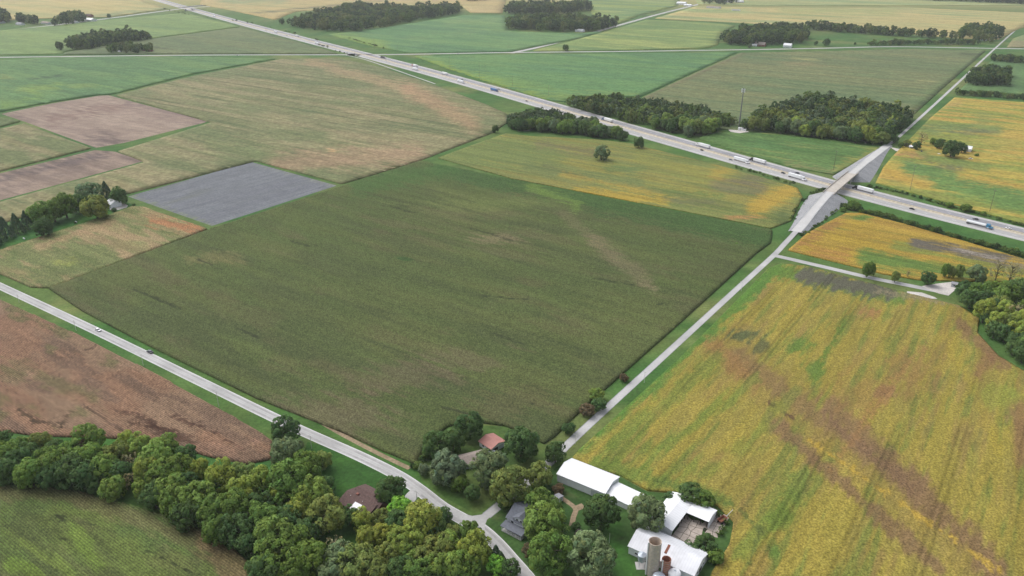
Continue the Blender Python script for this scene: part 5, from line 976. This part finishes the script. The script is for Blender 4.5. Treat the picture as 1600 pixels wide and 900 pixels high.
for a in [('far_barn', 'white far barn with bright roof beside the tall trees', 142, 33, 16, 18, 5, 4, S, MW, None, 'barn'), ('far_house', 'far white house hidden by trees beside the bright barn', 116, 36, 16, 12, 4, 3, S, GRR), ('far_barn', 'far barn with pale pink roof beside the white houses', 73, 37.5, 18, 14, 4, 3, S, M['taupe'], None, 'barn'),
          ('far_house', 'far grey roofed house beside dark trees', 32, 39, 14, 12, 4, 3, S, GRR), ('far_house', 'far brown roofed house at the edge of view', 2, 36, 12, 12, 4, 3, M['sidinggrey'], M['brownroof']), ('far_barn', 'far dark red barn behind the bright one', 140, 26.5, 12, 12, 5, 4, M['brick'], M['brownroof'], None, 'barn'),
          ('far_house', 'far brown roofed house beside low trees on the crossing road', 232, 81, 15, 10, 3, 2.4, M['brick'], M['brownroof']), ('far_garage', 'tiny pale garage among low trees on the crossing road', 188, 82.5, 4, 6, 3, 2, S, MW), ('far_house', 'white far house at the corner of the lower dark wood', 906, 49.5, 11, 12, 4, 3, S, MW),
          ('far_barn', 'white far barn first in the top farmstead', 1065, 7, 12, 16, 6, 4, S, MW, None, 'barn'), ('far_barn', 'lower white far barn beside the diagonal road', 1075, 9.5, 10, 12, 4, 3, S, MW, None, 'barn'), ('far_house', 'pale pink roofed far house in the top farmstead', 1115, 13, 18, 14, 4, 3, S, M['taupe']), ('far_shed', 'long pale far shed standing alone in the field', 1150, 17, 10, 8, 3, 2, S, GRR, None, 'shed'),
          ('far_house', 'grey roofed far house behind the top farmstead trees', 1135, 4, 14, 14, 4, 3, S, GRR), ('far_house', 'white far house at the end of the top farmstead', 1155, 4, 11, 12, 5, 3, S, MW), ('far_barn', 'reddish far barn beside the pale grey tree', 1187, 72, 14, 12, 4, 5, M['brick'], M['taupe'], None, 'barn'), ('far_shed', 'pale far shed beside the reddish barn', 1179, 72, 6, 8, 3, 2, S, MW, None, 'shed'),
          ('far_dome', 'round white topped far building above the crossing road', 1230.5, 74, 10, 9, 5, 4, S, MW, None, 'barn'), ('far_house', 'pink roofed far house near the far crossroads', 1538, 63, 13, 12, 4, 3, M['sidinggrey'], M['redroof'])]:
    nm = {'far_barn': 'barn', 'far_house': 'farmhouse', 'far_garage': 'garage', 'far_shed': 'shed', 'far_dome': 'barn'}[a[0]]
    plain(nm, *a[1:])
# ------------------------------------------------------------------ cell tower
def tower():
    x, y = 1154.5, 200; h = height_to(x, y, 138); p = at(x, y)
    e = empty('cell_tower', p, 0, 'tall thin cell tower with antenna head between the two woods', 'tower')
    MB().tube([(0, 0, 0), (0, 0, h)], [1.0, .55], 10).build('mast', M['beam'], e)
    for z in (h - 1.5, h - 4):
        o = MB().lathe([(2.0, z - .12), (2.0, z + .12), (1.85, z + .12), (1.85, z - .12), (2.0, z - .12)], 12).build('platform', M['galv'], e)
        for k in range(9):
            a = k * .698; q = MB(); q.box(-.2, -.12, -1.2, .2, .12, 1.2); q.build('antenna', M['trim'], o, loc=(2.15 * math.cos(a), 2.15 * math.sin(a), z), rz=a)
        for k in range(3): a = k * 2.094; MB().tube([(0, 0, z), (1.9 * math.cos(a), 1.9 * math.sin(a), z)], .1, 5).build('arm', M['galv'], e)
    MB().tube([(0, 0, h), (0, 0, h + 3)], .06, 5).build('lightning_rod', M['galv'], e)
tower()
sheet('gravel_pad', [(1138, 203), (1150, 200), (1166, 202), (1170, 206), (1155, 208), (1142, 206)], 1.0, M['paledirt'])
for k, (x, y, l) in enumerate([(1157, 203.5, 'larger white equipment cabinet at the foot of the cell tower'), (1163, 204.5, 'smaller white equipment cabinet beside the cell tower pad')]):
    e = empty('equipment_cabinet', at(x, y, .9), A2, l, 'cabinet'); s = 1.3 - .4 * k
    MB().box(-2.2 * s, -1.2 * s, 0, 2.2 * s, 1.2 * s, 2.4 * s).build('body', M['trim'], e); MB().box(-2.4 * s, -1.4 * s, 2.4 * s, 2.4 * s, 1.4 * s, 2.55 * s).build('lid', M['metalwhite'], e); MB().box(-.5 * s, -1.23 * s, .1, .5 * s, -1.2 * s, 2 * s).build('door', M['sidinggrey'], e)
# ------------------------------------------------------------------ utility poles
def pole(bx, by, ty, label, m, group, r=.16, arms=1):
    h = height_to(bx, by, ty); p = at(bx, by); e = empty('utility_pole', p, A1 if arms else 0, label, 'pole', group)
    MB().tube([(0, 0, -.1), (0, 0, h)], [r, r * .6], 8).build('shaft', m, e)
    for k in range(arms):
        z = h - .6 - k * 1.6; a = MB().box(-.07, -1.4, z - .08, .07, 1.4, z + .08).build('crossarm', m, e)
        for y in (-1.25, -.5, .5, 1.25): MB().lathe([(.05, z + .08), (.07, z + .2), (.02, z + .3)], 6, 0, y).build('insulator', M['trim'], a)
PG = 'dark utility poles beyond the interstate'
for bx, by, ty, l in [(585, 76.5, 59, 'behind the far crossing bridge'), (622, 87.5, 70, 'beside the far crossing road'), (660, 97, 87, 'shortest, in the green wedge'), (703, 110.5, 88, 'second in the green wedge'), (749, 122.5, 99, 'third in the green wedge'), (801, 135.5, 118, 'fourth in the green wedge'), (857, 151.5, 134, 'last before the wood'),
                       (1302, 267, 236, 'before the bridge, in the green field'), (1421.5, 299, 259, 'tallest, in the yellow field past the bridge'), (1546, 331.5, 297, 'farthest along the interstate in the yellow field'), (416, 50, 22, 'left of the far wood'), (464, 41, 19, 'in front of the far wood')]:
    pole(bx, by, ty, 'dark wooden utility pole %s' % l, M['pole'], PG, .2, 1)
PR = 'pale utility poles along the near road'
for bx, by, ty, l in [(30, 472.5, 460, 'nearest the edge of the view'), (119, 516.5, 500, 'beside the white car'), (224, 571, 554, 'beside the dark car'), (342, 636, 612, 'along the brown corn'), (487, 701.5, 680, 'beside the green lawn')]:
    pole(bx, by, ty, 'pale roadside utility pole %s' % l, M['polepale'], PR, .13, 1)
for bx, by, ty, l in [(1006.5, 598, 580, 'half way up the straight road'), (899, 694, 678, 'at the foot of the straight road'), (1158, 455, 440, 'near the junction of the straight road'), (839, 708, 692, 'beside the large dark tree'), (952, 848, 833, 'on the farm grass in front of the barns'), (651.5, 786, 767, 'at the mouth of the driveway')]:
    pole(bx, by, ty, 'slim pale pole %s' % l, M['polepale'], 'slim pale poles', .11, 0 if bx in (839, 952) else 1)
# ------------------------------------------------------------------ vehicles
def wheel(e, x, y, r, w_): 
    o = MB().tube([(x, y - w_ / 2, r), (x, y + w_ / 2, r)], r, 14).build('wheel', M['rubber'], e)
    MB().tube([(x, y - w_ / 2 - .01, r), (x, y + w_ / 2 + .01, r)], r * .55, 10).build('rim', M['chrome'], o)
def make_car():
    e = empty('car', (0, 0, 0)); hw = .9
    mb = MB(); prof = [(-2.25, .32), (2.2, .32), (2.28, .55), (2.15, .78), (1.2, .93), (-1.75, .98), (-2.2, .9), (-2.3, .6)]; mb.prism(prof, -hw, hw); mb.build('body', M['paint'], e)
    mb = MB(); b = [(-1.75, -.82, .97), (1.15, -.82, .93), (1.15, .82, .93), (-1.75, .82, .97), (-1.25, -.66, 1.45), (.35, -.66, 1.45), (.35, .66, 1.45), (-1.25, .66, 1.45)]
    mb.add(b, [(0, 1, 5, 4), (1, 2, 6, 5), (2, 3, 7, 6), (3, 0, 4, 7)]); mb.build('window', M['glass'], e)
    mb = MB(); mb.box(-1.28, -.68, 1.44, .38, .68, 1.5); mb.build('roof', M['paint'], e)
    for y in (-.6, .6): MB().box(2.2, y - .2, .6, 2.26, y + .2, .76).build('headlight', M['trim'], e); MB().box(-2.29, y - .2, .65, -2.22, y + .2, .8).build('taillight', M['rust'], e)
    for x in (-1.4, 1.4):
        for y in (-.82, .82): wheel(e, x, y, .33, .22)
    MB().box(-2.36, -.85, .35, -2.2, .85, .55).build('bumper', M['bumper'], e); MB().box(2.2, -.85, .35, 2.36, .85, .55).build('bumper', M['bumper'], e)
    return e
def make_truck(kind='box'):
    e = empty('semi_truck', (0, 0, 0))
    if kind == 'box':
        MB().box(-13.2, -1.28, 1.15, 2.6, 1.28, 4.1).build('trailer', M['trailer'], e); MB().box(-13.24, -1.2, 1.2, -13.2, 1.2, 4.0).build('rear_door', M['trim'], e)
    else:
        mb = MB(); mb.tube([(-13, 0, 2.3), (-12.6, 0, 2.35), (2.2, 0, 2.35), (2.6, 0, 2.3)], [.8, 1.15, 1.15, .8], 16); mb.build('trailer', M['trailer'], e); MB().box(-12, -.35, 3.48, 1.5, .35, 3.56).build('walkway', M['galv'], e)
    MB().box(-13, -.6, .8, 2.4, .6, 1.14).build('chassis', M['bumper'], e)
    c = MB().prism([(3.1, .7), (8.0, .7), (8.15, 1.3), (7.9, 1.95), (6.4, 2.15), (5.9, 3.0), (4.9, 3.85), (3.1, 3.9)], -1.2, 1.2).build('cab', M['paint'], e)
    MB().add([(6.46, -1.05, 2.16), (6.46, 1.05, 2.16), (5.97, 1.0, 2.96), (5.97, -1.0, 2.96), (6.40, -1.05, 2.13), (6.40, 1.05, 2.13), (5.9, 1.0, 2.93), (5.9, -1.0, 2.93)], [(0, 1, 2, 3), (7, 6, 5, 4), (0, 3, 7, 4), (1, 5, 6, 2)]).build('windshield', M['glass'], e)
    for y in (-1, 1): MB().box(5.0, min(y * 1.19, y * 1.23), 2.05, 5.9, max(y * 1.19, y * 1.23), 2.8).build('side_window', M['glass'], e); MB().tube([(4.0, y * 1.05, .75), (5.6, y * 1.05, .75)], .32, 10).build('fuel_tank', M['chrome'], e); MB().tube([(3.0, y * .95, 1.2), (3.0, y * .95, 4.0)], .09, 6).build('exhaust', M['chrome'], e)
    MB().box(8.0, -1.2, .5, 8.35, 1.2, .95).build('bumper', M['chrome'], e)
    for x in (-12, -10.8, 3.6, 4.8 - .1, 7.2):
        for y in (-1.02, 1.02): wheel(e, x, y, .52, .42)
    MB().box(2.5, -.5, .75, 7.6, .5, 1.1).build('chassis', M['bumper'], e)
    return e
CAR = make_car(); TRUCK = make_truck(); TANK = make_truck('tank'); used = set()
def put(proto, x, y, d, label, cat, group, paint, trailer=(.78, .79, .8), z=.06):
    if proto.name in used: e = copy_tree(proto)
    else: e = proto; used.add(proto.name)
    p = at(x, y, 1.0); e.location = (p.x, p.y, z); e.rotation_euler = (0, 0, math.atan2(d[1], d[0])); tag(e, label, cat, group)
    for c in e.children:
        b = c.name.split('.')[0]
        if b in ('body', 'cab', 'roof'): c.color = (*paint, 1)
        if b == 'trailer': c.color = (*trailer, 1)
    return e
def idir(x, y):
    p = at(x, y); i = min(range(len(inter) - 1), key=lambda i: (inter[i] - p).length); d = inter[i + 1] - inter[max(i - 1, 0)]; return d.normalized()
def on_i(x, lane, proto, label, paint, cat, trailer=(.78, .79, .8)):
    """lane: signed metres from the middle; + is the near carriageway, travelling towards the viewer"""
    pr = [proj(p.x, p.y, 0)[0] for p in inter]; i = min(range(len(pr)), key=lambda i: abs(pr[i] - x))
    i = min(max(i, 1), len(inter) - 2); t = (x - pr[i]) / (pr[i + 1] - pr[i]); d = (inter[i + 1] - inter[i - 1]).normalized(); p = inter[i] + (inter[i + 1] - inter[i]) * t
    p = p + Vector((d.y, -d.x, 0)) * lane * wid[i]
    s = 1 if lane > 0 else -1
    if proto.name in used: e = copy_tree(proto)
    else: e = proto; used.add(proto.name)
    dd = d * s; e.location = (p.x, p.y, .06); e.rotation_euler = (0, 0, math.atan2(dd.y, dd.x)); tag(e, label, cat, 'vehicles on the interstate')
    for c in e.children:
        b = c.name.split('.')[0]
        if b in ('body', 'cab', 'roof'): c.color = (*paint, 1)
        if b == 'trailer': c.color = (*trailer, 1)
WH, BK, BL, RD, GY = (.75, .75, .77), (.02, .02, .025), (.03, .08, .2), (.4, .04, .03), (.2, .21, .22)
on_i(1172, -7.6, TRUCK, 'semi truck with white trailer and dark cab, passing another truck before the bridge', BK, 'truck')
for x, ln, pa, l in [(1166, 4, WH, 'semi truck with white trailer heading for the bridge beside another truck'), (1257, 7.6, WH, 'white semi truck just before the bridge on the near lanes'), (1336, -7.6, BK, 'semi truck with white trailer emerging under the bridge'), (942, -4, BL, 'semi truck with white trailer seen between the woods'), (1087, -7.6, WH, 'white semi truck just past the interstate woods'),
                     (729, 7.6, WH, 'white semi truck beside the last utility poles'), (686, -7.6, WH, 'white semi truck near the far crossing road, far lanes'), (657, 7.6, WH, 'white semi truck near the far crossing road, near lanes'), (640, -7.6, RD, 'semi truck with red cab near the far crossing road'), (502, 7.6, WH, 'white semi truck beside the far scrub bank'), (434, 3.8, WH, 'far white semi truck beside the long wood'), (458, -7.6, WH, 'far white semi truck behind the first one by the long wood'), (340, 7.6, WH, 'farthest white semi truck on the interstate')]:
    on_i(x, ln, TRUCK, l, pa, 'truck')
on_i(778, 4, TRUCK, 'semi truck with blue trailer on the near lanes', BL, 'truck', (.05, .15, .35)); on_i(591, -7.6, TRUCK, 'dark semi truck above the far underpass', BK, 'truck', (.05, .05, .06))
on_i(1541, 7.6, TANK, 'tanker truck with blue cab nearest on the interstate', (.05, .2, .35), 'truck')
for x, ln, pa, l in [(1238, -7, BK, 'black car on the far lanes just before the bridge'), (1228, 4, BK, 'black car on the near lanes just before the bridge'), (1432, 7.5, BK, 'dark car alone on the near lanes past the bridge'), (1518, -7.5, BK, 'dark car on the far lanes beside the hedgerow'), (1572, -4, WH, 'white car on the far lanes past the tanker'), (1101, 4, BK, 'dark car behind the trucks past the woods'),
                     (831, 7.5, BK, 'dark car just before the interstate wood'), (718, -4, BK, 'dark car beside the green wedge'), (772, -7, GY, 'grey car near the blue truck'), (1150, 7.6, GY, 'dark car in front of the truck pair'), (452, 5, BK, 'dark car near the far white trucks'), (560, 7, GY, 'grey car near the far underpass'), (607, 4, WH, 'white car near the far underpass'), (300, -6, BK, 'dark car at the far interchange'), (285, 6, GY, 'grey car at the far interchange'), (395, -6, WH, 'white car along the far interstate')]:
    on_i(x, ln, CAR, l, pa, 'car')
dA = (at(300, 590) - at(150, 517)).normalized()
put(CAR, 153, 514.5, dA, 'white car on the near road beside the brown corn', 'car', 'cars on the near road', WH); put(CAR, 234, 548.5, -dA, 'dark blue grey car on the near road beside the main corn', 'car', 'cars on the near road', (.04, .05, .07))
put(CAR, 716, 84.2, Vector((1, 0, 0)), 'dark car on the far crossing road', 'car', None, BK); put(CAR, 371, 86.4, Vector((1, 0, 0)), 'grey car on the far crossing road before the underpass', 'car', None, GY)
put(CAR, 1517, 247.5, Vector((1, -.2, 0)), 'white car parked on the farmstead grass past the bridge', 'car', None, WH); put(CAR, 1440, 236, Vector((.4, .8, 0)), 'dark car parked on the farmstead drive past the bridge', 'car', None, BK); put(CAR, 772, 706, Vector((.8, -.5, 0)), 'white car parked beside the red roofed shed', 'car', None, WH)
def tank(x, y, label):
    e = empty('propane_tank', at(x, y), A2, label, 'tank'); MB().tube([(-1.4, 0, .8), (-1.2, 0, .8), (1.2, 0, .8), (1.4, 0, .8)], [.25, .5, .5, .25], 12).build('vessel', M['metalwhite'], e)
    for s in (-.8, .8): MB().box(s - .1, -.35, 0, s + .1, .35, .5).build('leg', M['conc'], e)
tank(1467, 241.5, 'white propane tank on the grass beside the big dark tree'); tank(119, 348, 'white propane tank on the farmstead lawn'); tank(38, 374, 'white propane tank near the conifer row')
# far interchange and interstate underpass bridges
def far_bridge(label, path, w_, z, m):
    o0 = path[0].copy(); o0.z = 0; e = empty('road_bridge', o0, 0, label, 'bridge'); pth = [p - o0 + Vector((0, 0, z)) for p in path]
    sweep('deck', pth, [(-w_ / 2, 0), (w_ / 2, 0), (w_ / 2, -1.4), (-w_ / 2, -1.4)], m, e)
    for s in (-1, 1): sweep('parapet', pth, [(s * w_ / 2, .9), (s * (w_ / 2 + .3), .9), (s * (w_ / 2 + .3), -.4), (s * w_ / 2, -.4)], m, e)
    for k in (1, 2): p = pth[k * (len(pth) - 1) // 3]; MB().box(p.x - 3, p.y - .6, 0, p.x + 3, p.y + .6, z - 1.4).build('pier', M['conc'], e)
far_bridge('far overpass crossing the interstate at the top', [at(282, 15, 6), at(290, 14, 6), at(300, 13, 6), at(310, 12, 6), at(320, 11, 6)], 10, 6.5, M['conc'])
mb = MB(); p = at(549, 86.5); e = empty('underpass', p, 0, 'dark underpass where the far crossing road dips beneath the interstate', 'bridge')
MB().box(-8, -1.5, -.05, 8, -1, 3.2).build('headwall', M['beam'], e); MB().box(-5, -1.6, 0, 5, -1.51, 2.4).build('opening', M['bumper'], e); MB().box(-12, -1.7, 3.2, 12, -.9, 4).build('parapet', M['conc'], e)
# ------------------------------------------------------------------ haze
hz = MB().box(-9500, -2500, -1, 9500, 14500, 175).build('haze', None) if False else None
me = MB().box(-9800 * G, -2600 * G, -1.5, 9800 * G, 14600 * G, CAMZ + 12)
m = bpy.data.materials.new('haze_air'); m.use_nodes = True; n = m.node_tree; n.nodes.remove(n.nodes['Principled BSDF'])
pv = n.nodes.new('ShaderNodeVolumePrincipled'); pv.inputs['Density'].default_value = HAZE; pv.inputs['Color'].default_value = (.93, .96, 1, 1); pv.inputs['Anisotropy'].default_value = 0.1
n.links.new(pv.outputs[0], n.nodes['Material Output'].inputs['Volume'])
tag(me.build('haze', m), 'thin pale haze over the whole countryside', None, None, 'stuff')
